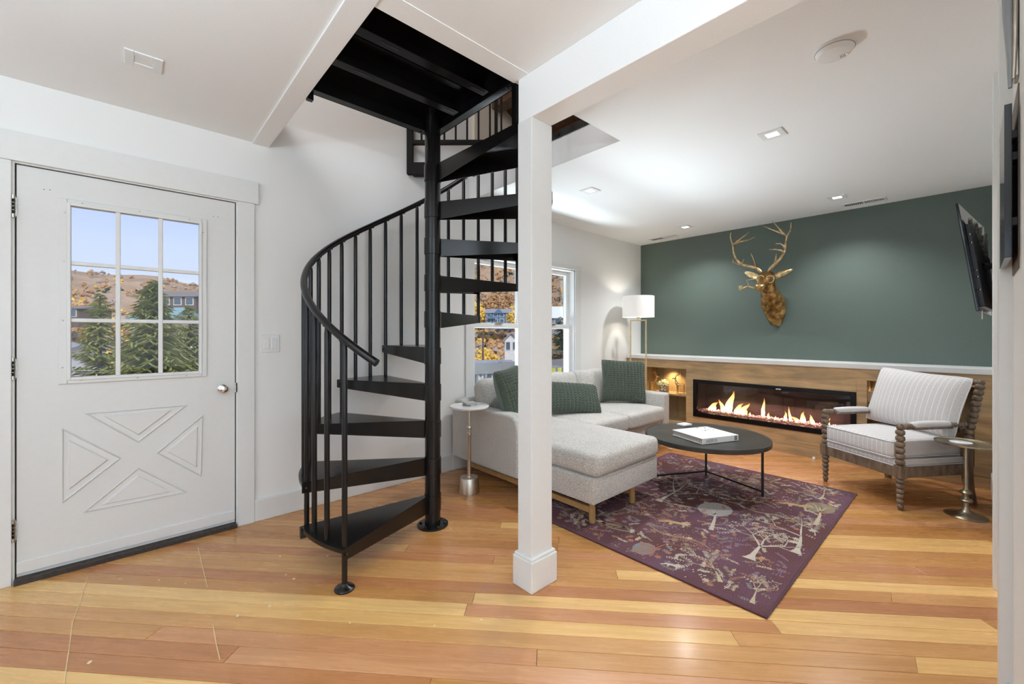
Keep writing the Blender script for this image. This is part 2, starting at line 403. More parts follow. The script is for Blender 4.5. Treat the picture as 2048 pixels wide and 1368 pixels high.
for row in range(-17, 52):
    q0, q1 = PREF + row * PW + .0008, PREF + (row + 1) * PW - .0008
    if row in FIX:
        f = FIX[row]; segs = [(f[i + 1][0], f[i][0], f[i + 1][1]) for i in range(len(f) - 1)]
    else:
        segs = []; a = 3.8 - rp.random() * 1.5
        hi = 4.6
        while hi > -5.2:
            lo = a; segs.append((lo, hi, rp.choices(['plank_warm', 'plank_red', 'plank_light'], [.66, .26, .08])[0])); hi = lo; a = lo - rp.uniform(1.5, 3.2)
    for lo, hi, mt in segs:
        sk = .055 if (row in (-3, 2)) else 0
        rect = [(AV * (lo + .0008) + PV * q0), (AV * (hi - .0008) + PV * q0), (AV * (hi - .0008) + PV * q1), (AV * (lo + .0008 - sk) + PV * q1)]
        poly = [(p.x, p.y) for p in rect]
        if sk: poly[1] = tuple(AV * (hi) + PV * q0); poly[2] = tuple(AV * (hi - sk) + PV * q1)
        for (a, b, c) in ((1, 0, 5.32), (-1, 0, 1.9), (0, 1, 3.149), (0, -1, .40)): poly = clip(poly, a, b, c) if len(poly) > 2 else poly
        if len(poly) < 3: continue
        ar = abs(sum(poly[i][0] * poly[(i + 1) % len(poly)][1] - poly[(i + 1) % len(poly)][0] * poly[i][1] for i in range(len(poly)))) / 2
        if ar < .004: continue
        inset = MB(); n = len(poly); cx = sum(p[0] for p in poly) / n; cy_ = sum(p[1] for p in poly) / n
        aa = sum(poly[i][0] * poly[(i + 1) % n][1] - poly[(i + 1) % n][0] * poly[i][1] for i in range(n))
        if aa < 0: poly = poly[::-1]
        def sh(p): d = Vector((p[0] - cx, p[1] - cy_)); t = d.dot(PV); u = d.dot(AV); t2 = t - math.copysign(min(.0013, abs(t)), t); u2 = u - math.copysign(min(.0013, abs(u)), u); return (cx + AV.x * u2 + PV.x * t2, cy_ + AV.y * u2 + PV.y * t2)
        top = [sh(p) for p in poly]
        vs = [(p[0], p[1], -.006) for p in poly] + [(p[0], p[1], -.0008) for p in poly] + [(p[0], p[1], 0) for p in top]
        fs = [tuple(range(2 * n, 3 * n))] + [(i, (i + 1) % n, n + (i + 1) % n, n + i) for i in range(n)] + [(n + i, n + (i + 1) % n, 2 * n + (i + 1) % n, 2 * n + i) for i in range(n)]
        inset._add(vs, fs); inset.build('plank', MATS[mt], floor); nplank += 1

# walls -------------------------------------------------------------
DX0, DX1, DZ1 = -.412, .502, 2.055
WX0, WX1, WZ0, WZ1 = 2.385, 3.87, .66, 1.965
w = MB()
T = .17
w.box(-3.1, DX0 - .02, YW, YW + T, -.06, 5.2); w.box(DX0 - .02, DX1 + .02, YW, YW + T, DZ1 + .02, 5.2)
w.box(DX1 + .02, WX0, YW, YW + T, -.06, 5.2); w.box(WX0, WX1, YW, YW + T, -.06, WZ0); w.box(WX0, WX1, YW, YW + T, WZ1, 5.2); w.box(WX1, 5.5, YW, YW + T, -.06, 5.2)
wall_left = struct(w.build('wall_left', MATS['wall_white']))
simple('bounce_skin_dark', (.10, .085, .07), .8, nscale=6, var=.15)  # unseen dark skin added outside to cut light bounced onto the railing
we = MB(); ye0, ye1 = YW + T, YW + T + .015
for bb in ((-3.1, DX0 - .03, -1, 5.2), (DX0 - .03, DX1 + .03, DZ1 + .03, 5.2), (DX1 + .03, WX0 - .01, -1, 5.2), (WX0 - .01, WX1 + .01, -1, WZ0 - .01), (WX0 - .01, WX1 + .01, WZ1 + .01, 5.2), (WX1 + .01, 5.5, -1, 5.2)): we.box(bb[0], bb[1], ye0, ye1, bb[2], bb[3])
struct(we.build('wall_bounce_skin', MATS['bounce_skin_dark']))
struct(MB().box(-3.1, DX0 - .108, YW - .016, YW, 0, .14).build('baseboard_entry', MATS['trim_white'], bevel=.004))
wall_far = struct(MB().box(XG, XG + .17, -.3, YW, -.06, 5.2).build('wall_far', MATS['green_paint']))
wall_right = struct(MB().box(3.05, XG, YR - .14, YR, -.06, ZC).build('wall_right', MATS['wall_white']))
struct(MB().box(1.35, 3.05, -.25, -.086, -.06, ZC).build('wall_right_near', MATS['wall_white']))
# rooms behind the camera, with window openings for the daylight
wb_ = MB(); wb_.box(-3.27, -3.1, -3.1, 3.3, -.06, .6); wb_.box(-3.27, -3.1, -3.1, 3.3, 2.3, ZC); wb_.box(-3.27, -3.1, -3.1, -1.5, .6, 2.3); wb_.box(-3.27, -3.1, 2.1, 3.3, .6, 2.3)
struct(wb_.build('wall_back', MATS['wall_white']))
ws_ = MB(); ws_.box(-3.1, 1.5, -3.27, -3.1, -.06, .6); ws_.box(-3.1, 1.5, -3.27, -3.1, 2.3, ZC); ws_.box(-3.1, -2.0, -3.27, -3.1, .6, 2.3); ws_.box(1.2, 1.5, -3.27, -3.1, .6, 2.3)
struct(ws_.build('wall_side', MATS['wall_white']))
struct(MB().box(1.35, 1.5, -3.1, -.25, -.06, ZC).build('wall_hall', MATS['wall_white']))
# ceiling with the stair opening
OX0, OX1, OY0 = .685, 2.34, 1.528
c = MB(); c.box(-3.27, OX0, -3.27, YW, ZC, ZU); c.box(OX0, OX1, -3.27, OY0, ZC, ZU); c.box(OX1, XG, -3.27, YW, ZC, ZU)
ceiling = struct(c.build('ceiling', MATS['ceiling_white']))
struct(MB().box(.59, OX0 + .002, 1.43, YW, ZC - .009, ZC).build('trim_1', MATS['ceiling_white'], bevel=.003))
struct(MB().box(OX0 + .002, 1.41, 1.43, OY0 + .002, ZC - .003, ZC).build('trim_2', MATS['ceiling_white']))
struct(MB().box(1.41, 1.545, -3.1, 1.50, 2.25, ZC).build('trim_3', MATS['ceiling_white'], bevel=.003)); bpy.data.objects['trim_3']['label'] = 'white boxed beam dropped below the ceiling, resting on the post'
# upper floor room seen through the opening
struct(MB().box(-1.2, -1.05, -1.2, 3.15, ZU, 5.2).build('wall_upper_near', MATS['cream_wall']))
struct(MB().box(-1.05, 5.33, -1.35, -1.2, ZU, 5.2).build('wall_upper_side', MATS['cream_wall']))
struct(MB().box(OX1 + .02, XG, 3.10, 3.148, ZU, 5.2).build('wall_upper_left', MATS['cream_wall']))
rc = thing('ceiling_upper', 'dark wood boarded sloping ceiling of the upper floor', 'ceiling', (2.75, 1, 3.4)); rc['kind'] = 'structure'; del rc['category']
def rz_(X): return 3.42 + (2.75 - X) * .55
for k in range(14):
    y0 = -1.2 + k * .31; mb = MB(); x0, x1 = -1.05, 4.0
    vs = [(x0, y0, rz_(x0)), (x1, y0, rz_(x1)), (x1, y0 + .305, rz_(x1)), (x0, y0 + .305, rz_(x0))]; vs += [(p[0], p[1], p[2] + .03) for p in vs]
    mb._add(vs, [(0, 1, 2, 3), (7, 6, 5, 4), (0, 4, 5, 1), (1, 5, 6, 2), (2, 6, 7, 3), (3, 7, 4, 0)]).build('board', MATS['dark_wood'], rc)
for xx in (1.4, 2.55, 3.1): MB().box(xx, xx + .12, -1.2, 3.08, rz_(xx) - .17, rz_(xx) - .01).build('rafter', MATS['dark_wood'], rc)
# support post
sp = thing('support_post', 'white square support post with stepped plinth standing beside the rug', 'post', (1.478, 1.452, 0))
MB().box(1.407, 1.55, 1.405, 1.50, .0, 2.25).build('shaft', MATS['trim_white'], sp, bevel=.003)
MB().box(1.389, 1.568, 1.387, 1.518, .0, .145).build('plinth', MATS['trim_white'], sp, bevel=.004)
MB().box(1.395, 1.562, 1.393, 1.512, .145, .158).build('plinth_cap', MATS['trim_white'], sp, bevel=.003)
# baseboards
struct(MB().box(.602, 2.14, YW - .016, YW, 0, .14).build('baseboard_left', MATS['trim_white'], bevel=.004))
struct(MB().box(2.14, 4.97, YW - .016, YW, 0, .14).build('baseboard_left_far', MATS['trim_white'], bevel=.004))
struct(MB().box(3.18, 4.96, YR, YR + .014, 0, .14).build('baseboard_right', MATS['trim_white'], bevel=.004))
# casing at the end of the living room wall and the nearer pilaster
struct(MB().box(3.05, 3.16, YR, -.066, 0, ZC).build('trim_4', MATS['trim_white'], bevel=.003))
struct(MB().box(2.05, 2.16, -.10, -.0566, 0, ZC).build('trim_5', MATS['trim_white'], bevel=.003))
struct(MB().box(1.5, 2.05, -.0862, -.074, 0, .12).build('trim_6', MATS['trim_white'], bevel=.003))

# ------------------------------------------------------------------ entry door
def yw(px, py): p = pY(px, py, YW); return p.x, p.z
dr = thing('door_1', 'white entry door with nine-lite window, crossbuck panels and brass knob', 'door', (.045, YW, 0)); dr['kind'] = 'structure'; del dr['category']
GX0, GX1, GZ0, GZ1 = -.222, .313, .995, 1.884
s_ = MB(); ys0, ys1 = YW + .001, YW + .045
for b in ((DX0 + .006, GX0 - .012, .03, DZ1 - .006), (GX1 + .012, DX1 - .006, .03, DZ1 - .006), (GX0 - .012, GX1 + .012, .03, GZ0 - .012), (GX0 - .012, GX1 + .012, GZ1 + .012, DZ1 - .006)):
    s_.box(b[0], b[1], ys0, ys1, b[2], b[3])
slab = s_.build('slab', MATS['door_white'], dr)
wst = MB(); wst.box(DX0, DX0 + .006, YW + .012, YW + .04, .03, DZ1); wst.box(DX1 - .006, DX1, YW + .012, YW + .04, .03, DZ1); wst.box(DX0, DX1, YW + .012, YW + .04, DZ1 - .006, DZ1); wst.build('weatherstrip', MATS['vent_dark'], dr)
# glazing frame
fr_ = MB()
for (a0, a1, b0, b1, yy) in ((-.268, .352, .962, 1.918, .009),):
    for bb in ((a0, GX0 - .012, b0, b1), (GX1 + .012, a1, b0, b1), (GX0 - .012, GX1 + .012, b0, GZ0 - .012), (GX0 - .012, GX1 + .012, GZ1 + .012, b1)): fr_.box(bb[0], bb[1], YW - yy, YW + .001, bb[2], bb[3])
fr_.build('glazing_frame', MATS['door_white'], dr, bevel=.004)
f2 = MB()
for bb in ((GX0 - .014, GX0, GZ0 - .014, GZ1 + .014), (GX1, GX1 + .014, GZ0 - .014, GZ1 + .014), (GX0, GX1, GZ0 - .014, GZ0), (GX0, GX1, GZ1, GZ1 + .014)): f2.box(bb[0], bb[1], YW - .014, YW + .03, bb[2], bb[3])
f2.build('glazing_bead', MATS['trim_white'], dr, bevel=.002)
cw, ch = (GX1 - GX0) / 3, (GZ1 - GZ0) / 3
for i in (1, 2):
    MB().box(GX0 + cw * i - .010, GX0 + cw * i + .010, YW - .010, YW + .018, GZ0, GZ1).build('muntin', MATS['trim_white'], dr, bevel=.003)
    MB().box(GX0, GX1, YW - .008, YW + .016, GZ0 + ch * i - .010, GZ0 + ch * i + .010).build('muntin', MATS['trim_white'], dr, bevel=.003)
for i in range(3):
    for j in range(3): MB().box(GX0 + cw * i + .002, GX0 + cw * (i + 1) - .002, YW + .019, YW + .023, GZ0 + ch * j + .002, GZ0 + ch * (j + 1) - .002).build('pane', MATS['window_glass'], dr)
for k, (px, py) in enumerate(((130, 426), (128, 523), (126, 641), (125, 735), (165, 407), (280, 424), (378, 439), (405, 465), (404, 548), (402, 648), (400, 730), (162, 760), (275, 755), (373, 751))):
    x_, z_ = yw(px, py); MB(Matrix.Translation((x_, YW - .009, z_)) @ Matrix.Rotation(pi / 2, 4, 'X')).lathe([(.004, -.001), (.004, .001), (.002, .002)], 8).build('screw', MATS['hinge_metal'], dr)
for tri in (((169, 827), (375, 810), (276, 885)), ((124, 856), (242, 916), (124, 1007)), ((406, 829), (312, 906), (402, 953)), ((276, 935), (165, 1025), (375, 984))):
    P_ = [Vector(yw(*p)) for p in tri]; cc = sum(P_, Vector((0, 0))) / 3
    def ins(k): return [cc + (p - cc) * k for p in P_]
    m = MB(); rings = [(1.0, -.0005), (.965, -.006), (.93, -.001), (.90, .004), (.70, .004), (.62, -.006)]
    vs = []
    for k, d in rings: vs += [(p.x, YW + d, p.y) for p in ins(k)]
    a2 = (P_[1] - P_[0]).x * (P_[2] - P_[0]).y - (P_[1] - P_[0]).y * (P_[2] - P_[0]).x
    fs = []
    for r_ in range(len(rings) - 1):
        for i in range(3): q = (r_ * 3 + i, r_ * 3 + (i + 1) % 3, r_ * 3 + 3 + (i + 1) % 3, r_ * 3 + 3 + i); fs.append(q if a2 > 0 else q[::-1])
    L = (len(rings) - 1) * 3; fs.append((L, L + 1, L + 2) if a2 > 0 else (L + 2, L + 1, L))
    m._add(vs, fs).build('crossbuck_panel', MATS['door_white'], dr)
MB().box(DX0 + .006, DX1 - .006, YW - .008, YW + .002, .045, .105).build('bottom_sweep', MATS['door_white'], dr, bevel=.003)
kx, kz = yw(445, 777)
KM = Matrix.Translation((kx, YW, kz)) @ Matrix.Rotation(pi / 2, 4, 'X') @ Matrix.Scale(.85, 4)
MB(KM).lathe([(.028, -.002), (.030, .003), (.024, .008), (.012, .012), (.011, .03), (.02, .036), (.028, .045), (.027, .058), (.018, .064), (.004, .065)], 24).build('knob', MATS['chrome'], dr, smooth=40)
for py in (413, 737, 1061):
    x_, z_ = yw(27, py); h = MB()
    for k in range(5): h.lathe([(.0075, -.018 + .0002), (.0075, .0175)], 10, (x_, YW - .008, z_ + (k - 2) * .0185 * 1.0), None)
    h.box(x_ - .012, x_ + .010, YW - .004, YW + .001, z_ - .046, z_ + .046); h.build('hinge', MATS['hinge_metal'], dr)
MB().box(DX1 - .006, DX1 + .006, YW - .004, YW + .01, kz - .03, kz + .03).build('strike_plate', MATS['hinge_metal'], dr)
for (px, py) in ((88, 379), (100, 380), (427, 433), (436, 434)):
    x_, z_ = yw(px, py); MB(Matrix.Translation((x_, YW - .0005, z_)) @ Matrix.Rotation(pi / 2, 4, 'X')).lathe([(.0022, -.001), (.0022, .001)], 6).build('screw_hole', MATS['vent_dark'], dr)
# threshold and casing
struct(MB().box(DX0, DX1, YW - .035, YW + .1, -.005, .028).build('trim_threshold', MATS['threshold_dark'], bevel=.004))
struct(MB().box(DX0 - .108, DX0 - .008, YW - .018, YW, 0, 2.062).build('trim_7', MATS['trim_white'], bevel=.003))
struct(MB().box(DX1 + .008, .602, YW - .018, YW, 0, 2.062).build('trim_8', MATS['trim_white'], bevel=.003))
struct(MB().box(DX0 - .13, .624, YW - .024, YW, 2.062, 2.205).build('trim_9', MATS['trim_white'], bevel=.003))
jm = MB(); jm.box(DX0 - .02, DX0, YW - .004, YW + T, 0, DZ1 + .02); jm.box(DX1, DX1 + .02, YW - .004, YW + T, 0, DZ1 + .02); jm.box(DX0, DX1, YW - .004, YW + T, DZ1, DZ1 + .02)
struct(jm.build('trim_jamb', MATS['trim_white']))

# ------------------------------------------------------------------ windows of the living room
MW = .105
def window(name, x0, x1, label):
    t = thing(name, label, 'window', (x0, YW, WZ0)); t['kind'] = 'structure'; del t['category']
    zm = 1.30
    jb = MB(); jb.box(x0, x0 + .014, YW, YW + .16, WZ0, WZ1); jb.box(x1 - .014, x1, YW, YW + .16, WZ0, WZ1); jb.box(x0, x1, YW, YW + .16, WZ1 - .014, WZ1); jb.box(x0, x1, YW - .02, YW + .16, WZ0, WZ0 + .02)
    jb.build('jamb', MATS['trim_white'], t)
    for nm, z0, z1, yy in (('lower_sash', WZ0 + .02, zm + .025, YW + .045), ('upper_sash', zm - .02, WZ1 - .014, YW + .085)):
        a, b = x0 + .014, x1 - .014; s = .038; m = MB()
        m.box(a, a + s, yy, yy + .035, z0, z1); m.box(b - s, b, yy, yy + .035, z0, z1); m.box(a + s, b - s, yy, yy + .035, z0, z0 + .05); m.box(a + s, b - s, yy, yy + .035, z1 - .045, z1)
        o = m.build(nm, MATS['trim_white'], t, bevel=.003)
        MB().box(a + s, b - s, yy + .016, yy + .020, z0 + .05, z1 - .045).build('pane', MATS['window_glass'], o)
    xc = (x0 + x1) / 2
    MB().box(xc - .045, xc + .045, YW + .025, YW + .045, zm + .025, zm + .040).build('sash_lock', MATS['hinge_metal'], t, bevel=.003)
    return t
window('window_1', WX0, WX0 + .69, 'white double-hung window above the sofa arm, seen behind the stair treads')
window('window_2', WX1 - .69, WX1, 'white double-hung window beside the floor lamp wall, behind the post')
struct(MB().box(WX0 + .69, WX1 - .69, YW - .004, YW + .16, WZ0, WZ1).build('trim_mullion', MATS['trim_white']))
cs = MB(); cs.box(WX0 - .098, WX0, YW - .018, YW, WZ0 - .02, WZ1); cs.box(WX1, WX1 + .098, YW - .018, YW, WZ0 - .02, WZ1); cs.box(WX0 - .098, WX1 + .098, YW - .022, YW, WZ1, WZ1 + .055); cs.box(WX0 - .12, WX1 + .12, YW - .04, YW, WZ0 - .045, WZ0 - .02); cs.box(WX0 - .098, WX1 + .098, YW - .018, YW, WZ0 - .13, WZ0 - .045)
struct(cs.build('trim_window', MATS['trim_white'], bevel=.003))
# light switch
sw = thing('light_switch', 'white double rocker light switch plate beside the door casing', 'light switch', (.694, YW, 1.157))
MB().box(.638, .75, YW - .006, YW, 1.098, 1.216).build('plate', MATS['plastic_white'], sw, bevel=.003)
for x_ in (.655, .700): MB().box(x_, x_ + .034, YW - .010, YW - .004, 1.122, 1.192).build('rocker', MATS['plastic_white'], sw, bevel=.003)
# ------------------------------------------------------------------ recessed lights, vents, smoke alarm
def downlight(x, y, on, label, group=None):
    t = thing('recessed_light', label, 'ceiling light', (x, y, ZC), 0, group); h = .066
    m = MB(); i = .033
    for bb in ((-h, -i, -h, h), (i, h, -h, h), (-i, i, -h, -i), (-i, i, i, h)): m.box(bb[0], bb[1], bb[2], bb[3], -.006, 0)
    m.build('frame', MATS['plastic_white'], t, world=False, bevel=.002)
    MB().box(-i, i, -i, i, -.003, .0).build('lens', MATS['led_lens'] if on else MATS['plastic_white'], t, world=False)
    if on:
        l = bpy.data.lights.new('downlight', 'SPOT'); l.energy = 74; l.spot_size = radians(130); l.spot_blend = .7; l.shadow_soft_size = .035; l.color = (.95, .97, 1)
        o = bpy.data.objects.new('downlight', l); COL.objects.link(o); o.location = (x, y, ZC - .012); o.rotation_euler = (0, 0, 0)
downlight(.05, 2.545, False, 'square recessed ceiling light, unlit, above the entry door')
downlight(2.96, .84, True, 'lit square recessed light between the smoke alarm and the vent')
downlight(2.956, 2.236, True, 'lit square recessed light beside the stair opening and the post')
downlight(4.76, .83, True, 'lit square recessed light beside the larger ceiling vent near the green wall')
downlight(4.78, 2.25, True, 'lit square recessed light near the antlers and the green wall')
def vent(x, y, lx, ly, label):
    t = thing('ceiling_vent', label, 'vent', (x, y, ZC)); m = MB(); b = .014
    for bb in ((-lx, -lx + b, -ly, ly), (lx - b, lx, -ly, ly), (-lx + b, lx - b, -ly, -ly + b), (-lx + b, lx - b, ly - b, ly), (-lx + b, lx - b, -.008, .008)): m.box(bb[0], bb[1], bb[2], bb[3], -.007, 0)
    m.build('frame', MATS['plastic_white'], t, world=False, bevel=.002)
    MB().box(-lx + b, lx - b, -ly + b, ly - b, -.0015, 0).build('duct', MATS['vent_dark'], t, world=False)
    n = 9
    for sgn in (-1, 1):
        for k in range(n):
            yy = sgn * (.012 + (ly - b - .012) * (k + .5) / n); mt = Matrix.Translation((0, yy, -.004)) @ Matrix.Rotation(radians(35 * sgn), 4, 'X')
            MB().box(-lx + b, lx - b, -.0045, .0045, -.0005, .0005, mt).build('louver', MATS['plastic_white'], t, world=False)
vent(5.12, .69, .06, .16, 'white louvered ceiling vent beside a lit recessed light, above the fireplace')
vent(5.10, 2.69, .055, .18, 'white louvered ceiling vent near the corner above the floor lamp')
sa = thing('smoke_alarm', 'round white smoke alarm on the living room ceiling', 'smoke alarm', (2.27, .405, ZC))
MB().lathe([(.07, 0), (.071, -.012), (.066, -.022), (.06, -.03), (.045, -.036), (0.001, -.037)][::-1], 36).build('body', MATS['plastic_white'], sa, smooth=30, world=False)
MB().lathe([(.0715, -.014), (.0715, -.012), (.068, -.012), (.068, -.014)], 36).build('seam', MATS['print_grey'], sa, world=False)
MB().lathe([(.02, -.0375), (.02, -.035)], 20, (.02, -.025, 0)).build('test_button', MATS['plastic_white'], sa, world=False)
for k in range(4): MB().box(.008, .032, -.034 + k * .005, -.032 + k * .005, -.0382, -.0374).build('slot', MATS['print_grey'], sa, world=False)

# ------------------------------------------------------------------ spiral stair
PX, PY = 1.435, 2.326
A0, DA, RISE, Z1 = 205.5, 29.2, .2326, .203
RB = .738
st = thing('spiral_staircase', 'black metal spiral staircase with round handrail and open wedge treads', 'staircase', (PX, PY, 0))
BM = MATS['black_metal']
def pol(a, r, z=0): return Vector((PX + r * cos(radians(a)), PY + r * sin(radians(a)), z))
def railz(a): return 1.302 + .00785 * (190.3 - a)
MB().lathe([(.049, 0.0), (.049, 3.2)], 32, (PX, PY, 0)).build('centre_pole', BM, st, smooth=30)
fl = MB().lathe([(.098, 0.0), (.098, .009), (.094, .011), (.05, .011)], 36, (PX, PY, 0)).build('base_flange', BM, st, smooth=30)
for k in range(6): p = pol(20 + 60 * k, .077); MB().lathe([(.010, .010), (.010, .016), (.006, .019)], 6, (p.x, p.y, 0)).build('bolt', BM, fl)
NT = 10
for t in range(NT):
    zt = Z1 + RISE * t; a_f = A0 - DA * t; a_b = a_f - 31.0
    # spacer sleeve
    if t < NT: MB().lathe([(.0525, zt - .105), (.0535, zt - .104), (.0535, zt - .002), (.0525, zt - .001)], 32, (PX, PY, 0)).build('spacer_sleeve', BM, st, smooth=30)
    n = 10; outer = [pol(lerp(a_f, a_b, i / n), .765) for i in range(n + 1)]
    inner_f, inner_b = pol(a_f, .05), pol(a_b, .05)
    df = (outer[0] - Vector((PX, PY, 0))).normalized(); db = (outer[-1] - Vector((PX, PY, 0))).normalized()
    nf = Vector((df.y, -df.x, 0)); nb = Vector((db.y, -db.x, 0))
    cf, cb = Vector((PX, PY, 0)) - nf * 0 , Vector((PX, PY, 0))
    poly = [tuple(inner_f)[:2]] + [tuple(p)[:2] for p in outer] + [tuple(inner_b)[:2]]
    tr = MB().prism(poly, zt - .006, zt).build('tread', BM, st, bevel=.002)
    for (ang, nm) in ((a_f, 'front_flange'), (a_b, 'rear_flange')):
        d = Vector((cos(radians(ang)), sin(radians(ang)), 0)); nrm = Vector((-d.y, d.x, 0)); th = .004 if nm == 'front_flange' else -.004
        o = Vector((PX, PY, 0)); vs = []
        for off in (0, -nrm * th):
            off = Vector(off) if off != 0 else Vector((0, 0, 0))
            vs += [o + d * .045 + off + UP * (zt - .001), o + d * .765 + off + UP * (zt - .001), o + d * .765 + off + UP * (zt - .055), o + d * .045 + off + UP * (zt - .112)]
        MB()._add(vs, [(0, 1, 2, 3), (7, 6, 5, 4), (0, 4, 5, 1), (1, 5, 6, 2), (2, 6, 7, 3), (3, 7, 4, 0)]).build(nm, BM, tr)
    rim = MB(); vs = []
    for p in outer: vs += [p + UP * (zt - .001), p + UP * (zt - .02)]
    for p in outer: q = pol(degrees_ := math.degrees(atan2(p.y - PY, p.x - PX)), .761); vs += [q + UP * (zt - .001), q + UP * (zt - .02)]
    m_ = len(outer); fs = []
    for i in range(m_ - 1): fs += [(2 * i, 2 * i + 1, 2 * i + 3, 2 * i + 2), (2 * m_ + 2 * i, 2 * m_ + 2 * i + 2, 2 * m_ + 2 * i + 3, 2 * m_ + 2 * i + 1), (2 * i + 1, 2 * m_ + 2 * i + 1, 2 * m_ + 2 * i + 3, 2 * i + 3)]
    rim._add(vs, fs).build('rim', BM, tr)
    q = pol(a_b + 1.2, .758, zt - .030); MB().box(*UNIT, obox(q, (.03, .03, .056), radians(a_b))).build('bracket', BM, tr, bevel=.002)
    MB().ball(pol(a_f + .3, .745, zt - .03), .006, 8, 6).build('bolt', MATS['iron'], tr)
# balusters: three to a tread, the one at each front corner reaches down to the tread below
for t in range(NT):
    for k in range(3):
        a = A0 - 1.3 - DA * t - k * DA / 3
        zt = Z1 + RISE * t; top = railz(a) - .016
        lo = zt - .004 if k else (zt - RISE - .055 if t else .0)
        p = pol(a, RB); b = MB().tube([(p.x, p.y, lo), (p.x, p.y, top - .03), (p.x, p.y, top)], [.0132, .0132, .010], 12).build('baluster', BM, st, smooth=40)
        q = pol(a - 1.2, RB); MB().box(*UNIT, obox((q.x, q.y, top + .004), (.012, .03, .005), radians(a), radians(-23))).build('tab', BM, b)
p = pol(A0 - 1.3, RB)
MB().lathe([(.046, 0), (.047, .006), (.042, .012), (.026, .017), (.018, .026), (.0135, .03)], 28, (p.x, p.y, 0)).build('foot_flange', BM, st, smooth=35)
hp = [pol(a, RB, railz(a)) for a in [217.8 - i * 3 for i in range(0, 102)]]
hr = MB().tube(hp, .0185, 14).build('handrail', BM, st, smooth=40)
d = (hp[0] - hp[1]).normalized()
MB().tube([hp[0] - d * .002, hp[0] + d * .004, hp[0] + d * .006], [.0195, .0195, .012], 14).build('end_cap', MATS['iron'], hr)
# landing
LX0, LX1, LY0, LY1, LZ = .70, 1.487, 1.56, 2.375, 2.60
ld = MB().box(LX0, LX1, LY0, LY1, LZ - .006, LZ).build('landing', BM, st)
for (x0, x1, y0, y1) in ((LX0, LX1, LY1 - .006, LY1), (LX0, LX1, LY1 - .05, LY1), (LX1 - .006, LX1, LY0, LY1), (LX1 - .05, LX1, LY0, LY1), (LX0, LX0 + .006, LY0, LY1)):
    thin = (x1 - x0) < .02 or (y1 - y0) < .02
    MB().box(x0, x1, y0, y1, 2.50 if thin else 2.50, LZ - .006 if thin else 2.506).build('channel', BM, ld)
for yc in (1.80, 2.08):
    o = MB().box(LX0 + .006, LX1 - .05, yc - .004, yc + .004, 2.515, LZ - .006).build('rib', BM, ld); MB().box(LX0 + .006, LX1 - .05, yc - .06, yc + .004, 2.515, 2.521).build('rib_flange', BM, o)
    for xs in (.82, 1.32): MB().box(xs, xs + .09, yc - .04, yc - .028, 2.5135, 2.516).build('weld_slot', MATS['iron'], o)
for (bx, by) in ((LX1 - .035, LY0 + .07), (LX1 - .02, LY0 + .05), (1.39, LY1 - .03), (1.37, LY1 - .015)): MB().lathe([(.009, 2.494), (.009, 2.50)], 6, (bx, by, 0)).build('bolt', MATS['iron'], ld)
MB().box(LX0 - .0, LX0 + .03, LY1, LY1 + .03, 2.47, 2.60).build('corner_post', BM, ld)
MB().box(LX1 - .03, LX1, LY0 + .01, LY0 + .04, 2.25, 2.60).build('corner_post', BM, ld)
# upper guard rail behind the stair
G0, G1 = Vector((1.705, 3.115, 0)), Vector((2.36, 2.51, 0))
gr = thing('guard_rail', 'black upper-floor guard rail with thin balusters behind the stair pole', 'railing', (G0.x, G0.y, 2.55))
gd = (G1 - G0); ga = atan2(gd.y, gd.x)
def gbar(t0, t1, z0, z1, w, nm, par=gr):
    a, b = G0 + gd * t0, G0 + gd * t1; c_ = (a + b) / 2
    return MB().box(*UNIT, obox((c_.x, c_.y, (z0 + z1) / 2), ((b - a).length, w, z1 - z0), ga)).build(nm, MATS['matte_black_metal'], par, bevel=.002)
gbar(-.025, .03, 2.53, 3.65, .04, 'post'); gbar(.78, .81, 2.78, 3.65, .03, 'post'); gbar(0, 1, 2.775, 2.808, .035, 'bottom_rail'); gbar(0, 1, 3.62, 3.66, .04, 'top_rail'); gbar(.03, .22, 2.52, 2.62, .06, 'support_channel')
for k in range(9): a = .10 + k * .105; (gbar(a, a + .017, 2.80, 3.63, .015, 'baluster') if abs(a - .78) > .04 else 0)
ec = MB().box(OX1 - .012, OX1 + .03, OY0, 3.09, 2.664, 2.709).build('stair_opening_edge', BM); tag(ec, 'black metal edging along the upper floor at the stair opening', 'edging')
for k in range(3): p_ = (OX1 - .014, 1.75 + k * .3, 2.685); MB(Matrix.Translation(p_) @ Matrix.Rotation(pi / 2, 4, 'Y')).lathe([(.009, -.004), (.009, .002)], 8).build('bolt', MATS['iron'], ec)
# ================================================================== FIREPLACE WALL UNIT
XP = 4.97; LT = .945
fu = thing('fireplace_wall_unit', 'long brown wood-panelled half wall with lit display niches and white ledge', 'wall unit', (5.1, 1.5, 0))
FY0, FY1, FZ0, FZ1 = pX(1712.6, 787, XP).y, pX(1386.7, 758, XP).y, .243, .682
NLY0, NLY1 = pX(1372, 737, XP).y, 2.86
NRY0, NRY1 = pX(1949, 770, XP).y, pX(1734, 763, XP).y
NZ0, NZ1 = .15, .795
PWD = MATS['panel_wood']; y0_, y1_ = YR, YW
def pan(a, b, c_, d_): return MB().box(XP, XP + .02, a, b, c_, d_).build('panel', PWD, fu, bevel=.0015)
pan(y0_, y1_, NZ1, LT - .045); pan(y0_, y1_, .094, NZ0); pan(y0_, y1_, 0, .091)
pan(NLY1, y1_, NZ0, NZ1); pan(FY1, NLY0, NZ0, NZ1); pan(NRY1, FY0, NZ0, NZ1); pan(y0_, NRY0, NZ0, NZ1); pan(FY0, FY1, NZ0, FZ0); pan(FY0, FY1, FZ1, NZ1)
